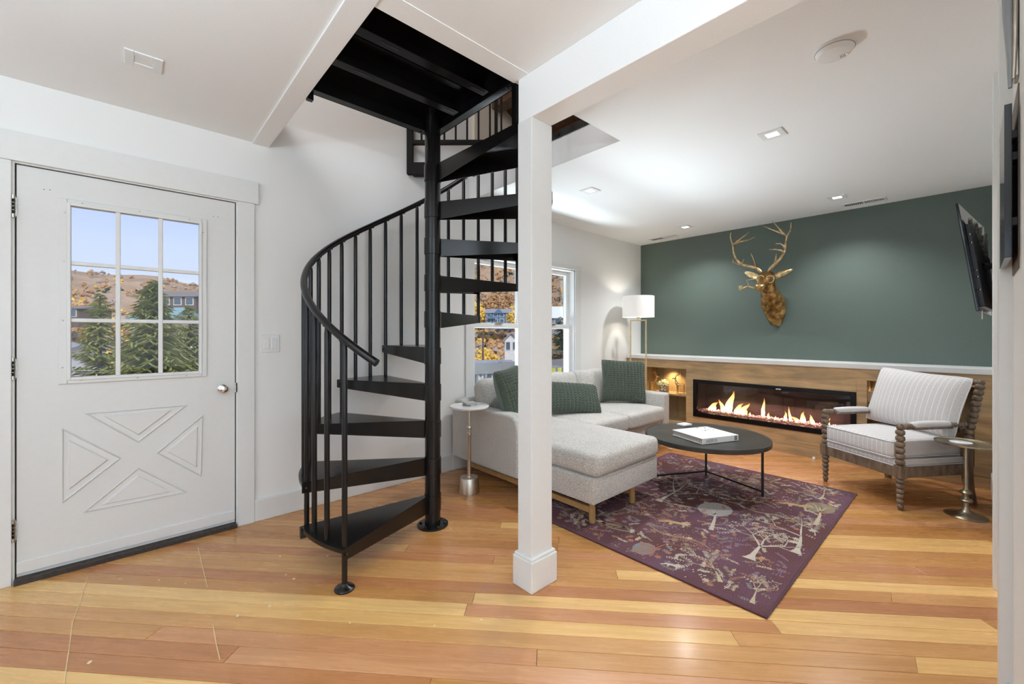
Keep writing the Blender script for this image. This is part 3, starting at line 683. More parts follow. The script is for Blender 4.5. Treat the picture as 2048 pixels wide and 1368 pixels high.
MB().box(XP - .02, XG, y0_, y1_, LT - .045, LT).build('ledge', MATS['trim_white'], fu, bevel=.003)
for (a, b, nm) in ((NLY0, NLY1, 'niche'), (NRY0, NRY1, 'niche')):
    n_ = MB(); xb = XP + .24
    n_.box(xb, xb + .01, a, b, NZ0, NZ1); n_.box(XP + .02, xb, a - .012, a, NZ0, NZ1); n_.box(XP + .02, xb, b, b + .012, NZ0, NZ1); n_.box(XP + .02, xb, a, b, NZ1, NZ1 + .01); n_.box(XP + .02, xb, a, b, NZ0 - .01, NZ0)
    o = n_.build(nm, MATS['niche_wood'], fu)
    MB().box(XP + .004, xb, a, b, .458, .478).build('shelf', MATS['niche_wood'], o, bevel=.001)
    yc = (a + b) / 2 + (0.0 if a > 2 else .25)
    MB().lathe([(.022, NZ1 - .004), (.022, NZ1)], 20, (XP + .13, yc, 0)).build('puck_light', MATS['niche_led'], o)
    l = bpy.data.lights.new('puck', 'SPOT'); l.energy = 13 if a > 2 else 3; l.color = (1, .76, .42); l.spot_size = radians(120); l.spot_blend = .8; l.shadow_soft_size = .02
    lo = bpy.data.objects.new('puck', l); COL.objects.link(lo); lo.location = (XP + .15, yc, NZ1 - .012)
SHZ = .478
# linear fireplace
fp = thing('linear_fireplace', 'wide black linear gas fireplace with glass front and burning flames', 'fireplace', (XP, (FY0 + FY1) / 2, FZ0))
b_ = .042
f_ = MB(); xf = XP - .012
for bb in ((FY0, FY0 + b_, FZ0, FZ1), (FY1 - b_, FY1, FZ0, FZ1), (FY0 + b_, FY1 - b_, FZ0, FZ0 + b_ + .012), (FY0 + b_, FY1 - b_, FZ1 - b_, FZ1)): f_.box(xf, XP + .03, bb[0], bb[1], bb[2], bb[3])
f_.build('frame', MATS['black_metal'], fp, bevel=.003)
simple('firebox_brown', (.035, .017, .016), .45, nscale=6, var=.3)
f_ = MB(); xb = XP + .30; a, b, c_, d_ = FY0 + .02, FY1 - .02, FZ0 + .03, FZ1 - .02
f_.box(xb, xb + .01, a, b, c_, d_); f_.box(XP + .03, xb, a - .01, a, c_, d_); f_.box(XP + .03, xb, b, b + .01, c_, d_); f_.box(XP + .03, xb, a, b, d_, d_ + .01); f_.box(XP + .03, xb, a, b, c_ - .01, c_ + .02)
f_.build('firebox', MATS['firebox_brown'], fp)
MB().box(XP + .006, XP + .011, FY0 + b_ - .004, FY1 - b_ + .004, FZ0 + b_, FZ1 - b_ + .004).build('glass_front', MATS['fire_glass'], fp)
MB().box(xf - .0015, xf, 1.33, 1.375, FZ1 - .056 + .02, FZ1 - .048 + .02).build('badge', MATS['paper_white'], fp)
simple('ember_glass', (.85, .55, .52), .25, nscale=50, var=.3); 
g_ = MB(); rg = random.Random(3)
for i in range(950):
    c0 = (rg.uniform(XP + .022, XP + .20), rg.uniform(FY0 + .05, FY1 - .05), FZ0 + .066 + rg.uniform(-.006, .014)); s0 = rg.uniform(.005, .010)
    pts = [Vector((rg.uniform(-1, 1), rg.uniform(-1, 1), rg.uniform(-1, 1))).normalized() * s0 * rg.uniform(.7, 1.2) for _ in range(4)]
    ax = [Vector((s0, 0, 0)), Vector((-s0, 0, 0)), Vector((0, s0, 0)), Vector((0, -s0, 0)), Vector((0, 0, s0)), Vector((0, 0, -s0))]; M_ = Matrix.Rotation(rg.uniform(0, 6), 3, 'Z') @ Matrix.Rotation(rg.uniform(0, 6), 3, 'X')
    g_._add([Vector(c0) + M_ @ (v * rg.uniform(.7, 1.2)) for v in ax], [(0, 2, 4), (2, 1, 4), (1, 3, 4), (3, 0, 4), (2, 0, 5), (1, 2, 5), (3, 1, 5), (0, 3, 5)])
gb = g_.build('glass_media', MATS['ember_glass'], fp); gb['kind'] = 'stuff'
def m_flame():
    t = MT('flame'); tr = t.n('ShaderNodeBsdfTransparent'); em = t.n('ShaderNodeEmission'); x = t.n('ShaderNodeSeparateXYZ'); t.l(t.coords('Generated'), x.inputs[0])
    col = t.ramp(x.outputs[2], [(0, (1, .45, .2)), (.18, (1, .86, .5)), (.55, (1, .70, .24)), (1, (1, .22, .02))]); t.l(col, em.inputs[0]); em.inputs[1].default_value = 4.5
    a = t.ramp(x.outputs[2], [(0, (.55,) * 3), (.2, (1,) * 3), (.7, (.85,) * 3), (1, (.25,) * 3)]); mx = t.n('ShaderNodeMixShader'); t.l(a, mx.inputs[0]); t.l(tr.outputs[0], mx.inputs[1]); t.l(em.outputs[0], mx.inputs[2]); t.l(mx.outputs[0], t.out.inputs[0]); MATS['flame'] = t.m
m_flame()
rf = random.Random(9)
def flame(px, wpx, hpx, lean):
    p = pX(px, 800, XP + .12); y = p.y; z0 = FZ0 + .066; dd = (Vector((p.x, p.y, 0))).dot(FWD); s = dd / FPX; h = hpx * s; w = wpx * s * .40
    pts = []; rs = []
    for i in range(12):
        t = i / 11; pts.append((XP + .12 + rf.uniform(-.004, .004), y - lean * s * t ** 1.6 + sin(t * 7 + px) * w * .22 * t, z0 - .004 + h * t)); rs.append(max(.0015, w * (sin(min(1, t * 1.9 + .22) * pi * .5)) * (1 - t) ** .85))
    MB().tube(pts, rs, 10, flat=.55).build('flame', MATS['flame'], fp, smooth=180)
for a in ((1423, 26, 20, 12), (1419, 14, 14, 10), (1447, 18, 26, -8), (1457, 26, 46, 10), (1473, 24, 24, 12), (1482, 20, 26, 16), (1490, 12, 14, 4), (1526, 13, 40, 2), (1537, 10, 13, 0), (1550, 6, 8, 1), (1571, 11, 20, 0), (1581, 9, 30, -4), (1597, 16, 12, -14), (1605, 18, 24, 2), (1626, 14, 20, -6), (1656, 10, 18, 3), (1500, 8, 9, 0)): flame(*a)
fl_ = bpy.data.lights.new('fire_glow', 'AREA'); fl_.shape = 'RECTANGLE'; fl_.size = 1.2; fl_.size_y = .05; fl_.energy = 13; fl_.color = (1, .62, .5)
flo = bpy.data.objects.new('fire_glow', fl_); COL.objects.link(flo); flo.location = (XP + .14, (FY0 + FY1) / 2, FZ0 + .20); flo.rotation_euler = (0, 0, pi / 2)

# niche ornaments
GB = MATS['brass']
def small_deer(loc, rz, label, sc=1.0):
    t = thing('deer_figurine', label, 'figurine', loc, rz, None)
    body = MB(); s = sc
    body.tube([(-.045 * s, 0, .098 * s), (-.03 * s, 0, .104 * s), (0, 0, .101 * s), (.03 * s, 0, .104 * s), (.045 * s, 0, .118 * s), (.054 * s, 0, .145 * s), (.060 * s, 0, .168 * s), (.066 * s, 0, .180 * s)], [.011 * s, .016 * s, .015 * s, .018 * s, .017 * s, .011 * s, .009 * s, .010 * s], 12)
    body.tube([(.052 * s, 0, .182 * s), (.068 * s, 0, .181 * s), (.085 * s, 0, .174 * s), (.094 * s, 0, .171 * s)], [.008 * s, .010 * s, .006 * s, .004 * s], 10)
    body.build('body', GB, t, smooth=60, world=False)
    for (x, y) in ((-.042, .009), (-.036, -.009), (.036, .009), (.030, -.009)):
        MB().tube([(x * s, y * s, .10 * s), (x * s - .002, y * s, .05 * s), (x * s, y * s, .006)], [.009 * s, .0048 * s, .0042 * s], 8).build('leg', GB, t, smooth=60, world=False)
    for sg in (-1, 1):
        an = MB().tube([(.060 * s, .006 * sg, .188 * s), (.050 * s, .018 * sg * s, .205 * s), (.025 * s, .030 * sg * s, .222 * s), (.005 * s, .03 * sg * s, .245 * s)], [.003 * s, .003 * s, .0025 * s, .0012 * s], 6)
        for (b0, b1) in (((.050, .018, .205), (.062, .024, .228)), ((.037, .025, .214), (.042, .032, .243)), ((.025, .030, .222), (.022, .036, .25))): an.tube([Vector((b0[0], b0[1] * sg, b0[2])) * s, Vector((b1[0], b1[1] * sg, b1[2])) * s], [.0026 * s, .001 * s], 6)
        an.build('antler', GB, t, smooth=60, world=False)
        MB().tube([(.056 * s, .007 * sg, .186 * s), (.048 * s, .02 * sg * s, .190 * s)], [.004 * s, .001 * s], 6).build('ear', GB, t, smooth=60, world=False)
    MB().box(-.055 * s, .055 * s, -.022, .022, 0, .006).build('base', GB, t, bevel=.001, world=False)
pA = pX(1303, 780, XP + .10); pB = pX(1361, 788, XP + .08)
small_deer((pA.x, pA.y - .005, SHZ), radians(-80), 'brass deer figurine facing the flower pot in the lit niche, nearer the lamp', 1.05)
small_deer((pB.x, pB.y, SHZ), radians(100), 'brass deer figurine at the fireplace end of the lit niche', 1.05)
pc = pX(1328, 780, XP + .07)
fpz = thing('flower_pot', 'square brown planter with cream flowers between the brass deer', 'potted flowers', (pc.x, pc.y, SHZ), radians(8))
m = MB(); 
for bb in ((-.045, -.039, -.045, .045), (.039, .045, -.045, .045), (-.039, .039, -.045, -.039), (-.039, .039, .039, .045)): m.box(bb[0], bb[1], bb[2], bb[3], 0, .085)
m.box(-.04, .04, -.04, .04, 0, .07); m.build('planter', MATS['niche_planter'], fpz, world=False, bevel=.001)
rr = random.Random(4); m = MB(); lv = MB()
for i in range(95):
    a = rr.uniform(0, 2 * pi); r_ = sqrt(rr.random()) * .075; z_ = .085 + .065 * (1 - (r_ / .085) ** 2) + rr.uniform(-.012, .012); x_ = -abs(cos(a)) * r_ if r_ > .05 else cos(a) * r_
    m.ball((x_, sin(a) * r_, z_), rr.uniform(.005, .009), 6, 4)
for i in range(26): m.ball((-.049 - rr.random() * .008, -.01 + rr.uniform(-.03, .03), .09 - rr.random() * .06), rr.uniform(.004, .007), 6, 4)
for i in range(60):
    a = rr.uniform(0, 2 * pi); r_ = rr.uniform(.01, .07); d = Vector((cos(a), sin(a), .8)).normalized(); p = Vector((cos(a) * r_ * .6, sin(a) * r_, .085)); sd = d.cross(UP).normalized() * .006
    lv._add([p, p + d * .025 + sd, p + d * .055, p + d * .025 - sd], [(0, 1, 2, 3)])
o = m.build('blossoms', MATS['flower_cream'], fpz, smooth=180, world=False); o['kind'] = 'stuff'
o = lv.build('leaves', MATS['leaf_green'], fpz, world=False); o['kind'] = 'stuff'
# right niche: candle and small vase plant
pn = pX(1741, 785, XP + .05)
o = MB().lathe([(.022, 0), (.024, .01), (.012, .02), (.012, .08), (.018, .09), (.018, .21), (.014, .215), (.002, .216)], 16, (pn.x, pn.y - .005, SHZ)).build('pillar_candle', MATS['motif_cream'], smooth=40); tag(o, 'pale candle standing in the niche half hidden by the armchair', 'candle')
pn = pX(1750, 790, XP + .07)
vp = thing('niche_plant', 'small dark pot of yellow-green foliage beside the candle', 'potted plant', (pn.x, pn.y - .02, SHZ))
MB().lathe([(.022, 0), (.034, .02), (.036, .05), (.026, .07), (.022, .07), (.02, .055), (.001, .05)], 18).build('pot', MATS['dark_wood'], vp, smooth=40, world=False)
m = MB()
for i in range(70):
    a = rr.uniform(0, 2 * pi); e = rr.uniform(.3, 1.4); d = Vector((cos(a) * cos(e), sin(a) * cos(e), sin(e))); p = Vector((0, 0, .06)) + d * rr.uniform(.03, .09); sd = d.cross(Vector((.3, .2, 1))).normalized() * .008
    m._add([p, p + d * .014 + sd, p + d * .032, p + d * .014 - sd], [(0, 1, 2, 3)])
o = m.build('leaves', MATS['leaf_green'], vp, world=False); o['kind'] = 'stuff'
# ================================================================== DEER HEAD
dh = thing('deer_head_sculpture', 'gold deer head with antlers, round spectacles and a pipe on the green wall', 'wall sculpture', (XG, 1.45, 1.33))
def dz(zx, zy, X): return pX(1420 + zx / 5.262, 420 + zy / 5.262, X)
GO, AN = MATS['gold_bronze'], MATS['antler_gold']
body = MB()
def ell(chain, n=20):            # chain of (centre, rx across image, ry other) swept with elliptical sections
    pts = [Vector(c) for c, _, _ in chain]; vs = []
    for i, (c_, ra, rb) in enumerate(chain):
        t = (pts[min(i + 1, len(pts) - 1)] - pts[max(i - 1, 0)]).normalized(); u = t.cross(Vector((1, 0, 0)))
        u = Vector((0, 1, 0)) - t * t.y; u.normalize(); w_ = t.cross(u)
        for k in range(n): a = 2 * pi * k / n; vs.append(Vector(c_) + u * cos(a) * ra + w_ * sin(a) * rb)
    m = len(chain); fs = [tuple(range(n - 1, -1, -1)), tuple((m - 1) * n + k for k in range(n))]
    for i in range(m - 1):
        for k in range(n): fs.append((i * n + k, i * n + (k + 1) % n, (i + 1) * n + (k + 1) % n, (i + 1) * n + k))
    return vs, fs
nk = [(dz(690, 1212, 5.315), .045, .012), (dz(692, 1200, 5.30), .058, .025), (dz(688, 1150, 5.285), .078, .040), (dz(688, 1090, 5.27), .104, .055), (dz(664, 985, 5.255), .122, .070), (dz(638, 905, 5.225), .098, .080), (dz(618, 845, 5.185), .078, .078), (dz(616, 790, 5.13), .066, .072), (dz(604, 730, 5.10), .074, .070), (dz(590, 685, 5.08), .062, .060), (dz(588, 662, 5.07), .035, .035)]
body._add(*ell(nk))
hd = [(dz(612, 690, 5.16), .05, .05), (dz(600, 702, 5.10), .080, .062), (dz(585, 720, 5.05), .084, .060), (dz(566, 748, 5.0), .066, .052), (dz(546, 778, 4.95), .047, .043), (dz(532, 798, 4.91), .044, .040), (dz(524, 810, 4.875), .048, .042), (dz(520, 816, 4.85), .044, .038), (dz(518, 820, 4.835), .026, .022)]
body._add(*ell(hd, 18))
body.build('bust', GO, dh, smooth=180)
simple('bronze_dark', (.05, .03, .015), .4, metal=.5)
for (zx, zy, X, r_) in ((500, 803, 4.84, .013), (540, 800, 4.842, .013)): MB().ball(dz(zx, zy, X), (r_, r_ * .9, r_), 10, 6).build('nostril', AN, dh, smooth=180)
for (zx, zy, X) in ((640, 722, 5.03), (536, 716, 5.0)): MB().ball(dz(zx, zy, X), .012, 10, 8).build('eye', MATS['bronze_dark'], dh, smooth=180)
def ear(p0, p1, nm='ear'):
    a, b = Vector(p0), Vector(p1); d = b - a; up_ = Vector((0, 0, 1)) - d.normalized() * d.normalized().z; up_.normalize(); ot = d.normalized().cross(up_); vs = []; n = 9
    for i in range(n):
        t = i / (n - 1); w_ = .030 * sin(pi * min(1, .12 + .88 * t ** .8)) ** .75
        w_ = max(w_, .002)
        for k in range(9): s_ = -1 + k / 4; vs.append(a + d * t + up_ * (s_ * w_) + ot * ((1 - s_ * s_) * w_ * .5))
    fs = [(i * 9 + k, i * 9 + k + 1, (i + 1) * 9 + k + 1, (i + 1) * 9 + k) for i in range(n - 1) for k in range(8)]
    o = MB()._add(vs, fs).build(nm, AN, dh, smooth=180); md = o.modifiers.new('thick', 'SOLIDIFY'); md.thickness = .006
ear(dz(668, 712, 5.10), dz(872, 622, 5.16)); ear(dz(512, 712, 5.07), dz(358, 655, 5.12))
def antler(main, tines, nm='antler'):
    m = MB(); n = len(main)
    pts = [dz(a, b, X) for a, b, X in main]; dense = []
    for i in range(n - 1):
        for s_ in range(4):
            t = s_ / 4; p0, p1, p2, p3 = pts[max(i - 1, 0)], pts[i], pts[i + 1], pts[min(i + 2, n - 1)]
            dense.append(.5 * ((2 * p1) + (-p0 + p2) * t + (2 * p0 - 5 * p1 + 4 * p2 - p3) * t * t + (-p0 + 3 * p1 - 3 * p2 + p3) * t ** 3))
    dense.append(pts[-1]); L = len(dense) - 1
    m.tube(dense, [lerp(.019, .004, (i / L) ** 1.3) for i in range(L + 1)], 10)
    an = m.build(nm, AN, dh, smooth=180)
    for tn in tines:
        q = [dz(a, b, X) for a, b, X in tn]; k = len(q)
        MB().tube(q, [lerp(.0125, .003, i / (k - 1)) for i in range(k)], 8).build('tine', AN, an, smooth=180)
antler([(545, 660, 5.07), (490, 612, 5.05), (420, 595, 5.03), (340, 572, 5.02), (285, 525, 5.02), (252, 455, 5.02), (240, 375, 5.02), (215, 290, 5.03), (220, 238, 5.03)],
       [[(490, 612, 5.05), (465, 530, 5.0), (430, 455, 4.97)], [(340, 575, 5.02), (355, 520, 5.0)], [(345, 578, 5.02), (275, 565, 5.0), (240, 545, 4.98), (242, 518, 4.97)], [(240, 372, 5.02), (300, 320, 5.0), (360, 275, 4.99), (416, 230, 4.98)], [(255, 362, 5.02), (310, 335, 5.01), (400, 318, 5.0), (474, 284, 4.99)]])
antler([(612, 660, 5.08), (640, 612, 5.06), (700, 555, 5.04), (755, 490, 5.03), (785, 430, 5.02), (797, 350, 5.02), (812, 275, 5.02), (848, 210, 5.03), (852, 132, 5.03)],
       [[(675, 580, 5.05), (694, 510, 5.02), (698, 460, 5.0)], [(778, 448, 5.02), (750, 425, 5.0), (690, 415, 4.98), (624, 414, 4.97)], [(790, 425, 5.02), (772, 375, 5.0), (735, 352, 4.98), (688, 354, 4.97)], [(808, 278, 5.02), (755, 225, 5.01), (715, 180, 5.0), (660, 120, 4.99)], [(795, 262, 5.02), (740, 240, 5.01), (650, 205, 5.0), (558, 168, 4.99)]])
# spectacles and pipe
gl = MB()
for (zx, zy, X, r_) in ((632, 728, 4.985, .036), (530, 722, 4.955, .034)):
    c0 = dz(zx, zy, X); gl.tube([c0 + Vector((.35, -.94, 0)).normalized() * cos(2 * pi * k / 24) * r_ + UP * sin(2 * pi * k / 24) * r_ for k in range(24)], .0045, 8, closed=True)
gl.tube([dz(594, 722, 4.98), dz(566, 718, 4.965)], .0035, 6); gl.tube([dz(668, 724, 4.99), dz(702, 712, 5.09)], .0035, 6); gl.tube([dz(498, 722, 4.97), dz(440, 730, 4.97), dz(383, 738, 4.98), dz(408, 785, 4.98)], .003, 6)
gl.build('spectacles', MATS['pale_brass'], dh, smooth=60)
pp = MB(); pp.tube([dz(505, 830, 4.85), dz(455, 818, 4.85), dz(405, 802, 4.86), dz(370, 815, 4.86), dz(338, 832, 4.86)], [.006, .0075, .008, .010, .012], 10)
b0 = dz(325, 818, 4.86); pp.lathe([(.012, -.028), (.019, -.02), (.021, .005), (.019, .022), (.014, .022), (.012, .005), (.001, 0)], 16, b0); pp.build('pipe', AN, dh, smooth=50)

# ================================================================== SOFA
SF = MATS['sofa_fabric']
so = thing('sectional_sofa', 'light grey heathered sectional sofa with chaise, on oak legs under the windows', 'sofa', (3.2, 2.5, 0))
SX0, SX1, SYB, SYF, CYF, CX1 = 2.10, 4.315, 3.09, 2.20, 1.575, 2.90
def pathbox(name, c, size, r, crown=0, parent=so, mat=SF, M=None, warp=None, n=6): return MB().rbox(c, size, r, crown, n, M, warp).build(name, mat, parent, smooth=180)
pathbox('chaise_base', ((SX0 + .02 + CX1) / 2, (CYF + 2.6) / 2, .2375), (CX1 - SX0 - .02, 2.6 - CYF, .165), .015)
pathbox('seat_base', ((CX1 + SX1) / 2 - .01, (SYF + .03 + SYB) / 2, .225), (SX1 - CX1 - .02, SYB - SYF - .03, .15), .015)
pathbox('chaise_cushion', ((SX0 + .13 + CX1 + .01) / 2 - .055, (CYF - .02 + 2.75) / 2, .392), (CX1 - SX0 - .03, 2.75 - CYF + .02, .145), .045, .018)
pathbox('seat_cushion', (3.195, 2.49, .382), (.575, .64, .15), .04, .016); pathbox('seat_cushion', (3.825, 2.49, .382), (.675, .64, .15), .04, .016)
# arms
def armwarp(p):   # front end of the near arm rolls down
    return p
aw = MB(); prof = []
for i in range(0, 9): a = i / 8 * pi / 2; prof.append((2.27 + .16 * (1 - sin(a)) - .0, .61 - .12 * (1 - cos(a))))
poly = [(SYB, .15), (SYB, .60), (SYB - .02, .615)] + [(2.34, .61), (2.30, .60), (2.27, .575), (2.252, .54), (2.245, .50), (2.245, .15)]
aw.prism(poly, 0, .135, Matrix(((0, 0, 1, SX0), (1, 0, 0, 0), (0, 1, 0, 0), (0, 0, 0, 1)))); aw.build('arm', SF, so, bevel=.02, seg=4)
pathbox('arm', (SX1 - .07, (SYF + SYB) / 2, .37), (.14, SYB - SYF, .44), .03)
pathbox('back_frame', ((SX0 + SX1) / 2, SYB - .06, .40), (SX1 - SX0 - .04, .12, .50), .03)
def tilt(c): return Matrix.Translation(c) @ Matrix.Rotation(radians(-12), 4, 'X') @ Matrix.Translation(-Vector(c))
for (xc, w_) in ((2.58, .66), (3.235, .64), (3.855, .60)):
    c0 = (xc, 2.90, .62)
    def wp(p, w_=w_):
        k = 1 - .10 * (abs(p.x) / (w_ / 2)) ** 4; return Vector((p.x, p.y * k, p.z - .012 * (1 - abs(p.x) / (w_ / 2)) * 0 + .008 * sin(p.x * 22)))
    MB().rbox(c0, (w_, .19, .40), .075, 0, 8, tilt(c0), wp).build('back_cushion', SF, so, smooth=180)
for (x, y) in ((2.197, 1.646), (2.667, 1.647), (2.19, 2.95), (3.5, 2.28), (4.22, 2.28), (4.22, 3.0), (3.3, 3.0)):
    zf = .0108 if (2.01 < x < 4.09 and y < 2.09) else 0
    MB().lathe([(.019, zf), (.021, zf + .01), (.021, .158)], 16, (x, y, 0)).build('leg', MATS['oak_leg'], so, smooth=40)
for (x,) in ((2.197,), (2.667,)): MB().box(x - .014, x + .014, 1.646, 2.95, .072, .110).build('stretcher', MATS['oak_leg'], so, bevel=.003)

def pillow(name, mat, label, w_, h_, th, loc, rot, knit=True, cols=13, nu=76, group=None, back=None, piping=None):
    t = thing(name, label, 'pillow', loc, 0, group); 
    def surf(u, v, sg):
        e = (max(0, 1 - abs(u) ** 2.6)) ** .5 * (max(0, 1 - abs(v) ** 2.6)) ** .5
        pin = 1 - .07 * (1 - v * v) * abs(u) ** 2 - .05 * abs(u * v) ** 6; pin2 = 1 - .07 * (1 - u * u) * abs(v) ** 2 - .05 * abs(u * v) ** 6
        z = sg * th / 2 * e
        if knit and sg > 0 and e > 0:
            cu = (u * .5 + .5) * cols; fr_ = cu - math.floor(cu); zz = abs(fr_ - .5) * 2
            row = (v * .5 + .5) * cols * 1.5 * h_ / w_ + zz * .55
            z += (.011 * sin(pi * fr_) ** .6 + .010 * (.5 + .5 * sin(2 * pi * row)) * sin(pi * fr_)) * min(1, e * 3)
        return Vector((u * w_ / 2 * pin, v * h_ / 2 * pin2, z))
    Rm = rot
    def side(sg, n):
        vs = []; fs = []
        for j in range(n + 1):
            for i in range(n + 1): vs.append(Rm @ surf(-1 + 2 * i / n, -1 + 2 * j / n, sg))
        for j in range(n):
            for i in range(n): a = j * (n + 1) + i; q = (a, a + 1, a + n + 2, a + n + 1); fs.append(q if sg > 0 else q[::-1])
        return vs, fs
    for sg, n_, nm_, mm in ((1, nu * 2 if knit else 28, 'cover_front', mat), (-1, 24, 'cover_back', back or mat)):
        o = MB()._add(*side(sg, n_)).build(nm_, mm, t, smooth=180, world=False)
        uv = o.data.uv_layers.new(name='UVMap')
        for lp_ in o.data.loops: j_, i_ = divmod(lp_.vertex_index, n_ + 1); uv.data[lp_.index].uv = (w_ * i_ / n_, h_ * j_ / n_)
    if piping:
        loop = [(-1 + 2 * i / 14, -1) for i in range(14)] + [(1, -1 + 2 * i / 14) for i in range(14)] + [(1 - 2 * i / 14, 1) for i in range(14)] + [(-1, 1 - 2 * i / 14) for i in range(14)]
        MB().tube([Rm @ surf(u, v, 0) for u, v in loop], .004, 6, closed=True).build('piping', piping, t, smooth=180, world=False)
    return t
def facing(dirv, roll=0, lean=0):      # local z -> dirv (horizontal), local y -> up; lean tips the top away from dirv
    d = Vector(dirv).normalized(); x = UP.cross(d).normalized(); M_ = Matrix((x, UP, d)).transposed()
    return (Matrix.Rotation(lean, 3, x) .inverted() if lean else Matrix.Identity(3)) @ M_ @ Matrix.Rotation(roll, 3, 'Z')
KG = MATS['knit_green']
pillow('throw_pillow', KG, 'dark green knit pillow leaning at the chaise arm, half behind the post', .50, .50, .17, (2.385, 2.60, .70), facing((.42, -.91, .0), radians(3), radians(16)), back=MATS['velvet_green'])
pillow('throw_pillow', KG, 'dark green knit lumbar pillow lying on the middle of the sofa', .56, .33, .17, (3.16, 2.60, .60), facing((-.45, -.89, 0), radians(-6), radians(38)), cols=15, back=MATS['velvet_green'])
pillow('throw_pillow', KG, 'square dark green knit pillow standing against the far sofa arm', .50, .48, .16, (4.045, 2.605, .70), facing((-.66, -.75, 0), radians(-3), radians(16)), back=MATS['velvet_green'])

# ================================================================== SIDE TABLE + COASTERS (sofa end)
p = pZ(938.5, 984)
s1 = thing('pedestal_side_table', 'slim side table with white marble top and brushed metal drum base by the sofa arm', 'side table', (p.x, p.y, 0))
NK = MATS['nickel']
MB().lathe([(.078, 0), (.078, .004), (.069, .115), (.067, .118), (.02, .119)], 36).build('drum_base', NK, s1, smooth=35, world=False)
MB().lathe([(.022, .118), (.02, .124), (.0145, .127), (.0145, .44), (.0155, .442), (.0155, .452), (.0145, .455), (.020, .46), (.020, .468), (.012, .472), (.020, .478), (.020, .486), (.012, .49), (.021, .496), (.019, .51), (.0085, .512), (.0085, .655)], 24).build('stem', NK, s1, smooth=35, world=False)
MB().tube([(-.02, -.018, .455), (-.03, -.027, .452)], .004, 8).build('set_screw', NK, s1, world=False)
MB().lathe([(.05, .645), (.145, .652), (.151, .656), (.152, .665), (.149, .669), (.001, .669)], 48).build('top', MATS['white_marble'], s1, smooth=35, world=False)
for k, (dx, dy, a, z_) in enumerate(((.012, -.004, .5, .669), (.004, -.002, .1, .6815))):
    o = MB().box(*UNIT, obox((p.x + dx, p.y + dy, z_ + .006), (.092, .092, .0115), a - .35)).build('coaster', MATS['grey_slate'], bevel=.0015); tag(o, ('square grey coaster lying directly on the white marble table top', 'square grey coaster on top of another on the marble table')[k], 'coaster')

# ================================================================== FLOOR LAMP
lp = pD(1276.5, 634, 5.30); lx, ly = lp.x, lp.y
la = thing('floor_lamp', 'tall brass frame floor lamp with white drum shade in the corner', 'floor lamp', (lx, ly, 0))
PB = MATS['pale_brass']; ux = RGT; hw = .098
for sg in (-1, 1): c0 = Vector((lx, ly, 0)) + ux * hw * sg; MB().box(*UNIT, obox((c0.x, c0.y, .70), (.016, .016, 1.37), PHI - pi / 2)).build('upright', PB, la, bevel=.001)
for z_ in (1.392, .03): MB().box(*UNIT, obox((lx, ly, z_), (2 * hw + .016, .016, .016), PHI - pi / 2)).build('crossbar', PB, la, bevel=.001)
MB().box(*UNIT, obox((lx, ly, .011), (.26, .20, .022), PHI - pi / 2)).build('foot_plate', PB, la, bevel=.002)
MB().lathe([(.006, 1.40), (.006, 1.415), (.022, 1.418), (.024, 1.43), (.016, 1.44), (.012, 1.46), (.012, 1.50)], 18, (lx, ly, 0)).build('socket', PB, la, smooth=40)
sh = MB(); n = 48; z0, z1, r0 = 1.432, 1.695, .194; vs = []
for k in range(n):
    a = 2 * pi * k / n
    for (r_, z_) in ((r0, z0), (r0, z1), (r0 - .003, z1), (r0 - .003, z0)): vs.append((lx + r_ * cos(a), ly + r_ * sin(a), z_))
fs = []
for k in range(n):
    a, b = k * 4, ((k + 1) % n) * 4
    for j in range(4): fs.append((a + j, b + j, b + (j + 1) % 4, a + (j + 1) % 4))
sh._add(vs, fs).build('shade', MATS['lamp_shade'], la, smooth=40)
MB().ball((lx, ly, 1.56), .03, 12, 8).build('bulb', MATS['led_lens'], la, smooth=180)
pl = bpy.data.lights.new('lamp_bulb', 'POINT'); pl.energy = 30; pl.color = (1, .9, .76); pl.shadow_soft_size = .032; po = bpy.data.objects.new('lamp_bulb', pl); COL.objects.link(po); po.location = (lx, ly, 1.56)
bpy.data.objects['bulb'].visible_shadow = True

# ================================================================== RUG
RX0, RX1, RY0, RY1 = 2.012, 4.09, .59, 2.085
rug = thing('area_rug', 'plum purple area rug woven with trees, leaves and foxes under the coffee table', 'rug', (3.05, 1.34, 0))
MB().box(RX0 + .012, RX1 - .012, RY0 + .012, RY1 - .012, .0005, .008).build('field', MATS['rug_purple'], rug)
e = MB()
for bb in ((RX0, RX0 + .012, RY0, RY1), (RX1 - .012, RX1, RY0, RY1), (RX0 + .012, RX1 - .012, RY0, RY0 + .012), (RX0 + .012, RX1 - .012, RY1 - .012, RY1)): e.box(bb[0], bb[1], bb[2], bb[3], .0005, .0085)
e.build('binding', MATS['rug_edge'], rug, bevel=.002)
MO = {k: MB() for k in ('beige', 'rust', 'grey', 'olive', 'gold', 'cream', 'violet', 'slate')}
rr = random.Random(12); ZR = .0083
def inside(x, y, m=.03): return RX0 + m < x < RX1 - m and RY0 + m < y < RY1 - m
def leafm(key, x, y, a, L, w_):
    if not (inside(x, y) and inside(x + cos(a) * L, y + sin(a) * L)): return
    d = Vector((cos(a), sin(a))); n_ = Vector((-d.y, d.x)); p = Vector((x, y)); q = [p, p + d * L * .35 - n_ * w_, p + d * L * .7 - n_ * w_ * .7, p + d * L, p + d * L * .7 + n_ * w_ * .7, p + d * L * .35 + n_ * w_]
    MO[key]._add([(v.x, v.y, ZR + rr.random() * .0003) for v in q], [(0, 1, 2, 3, 4, 5)])
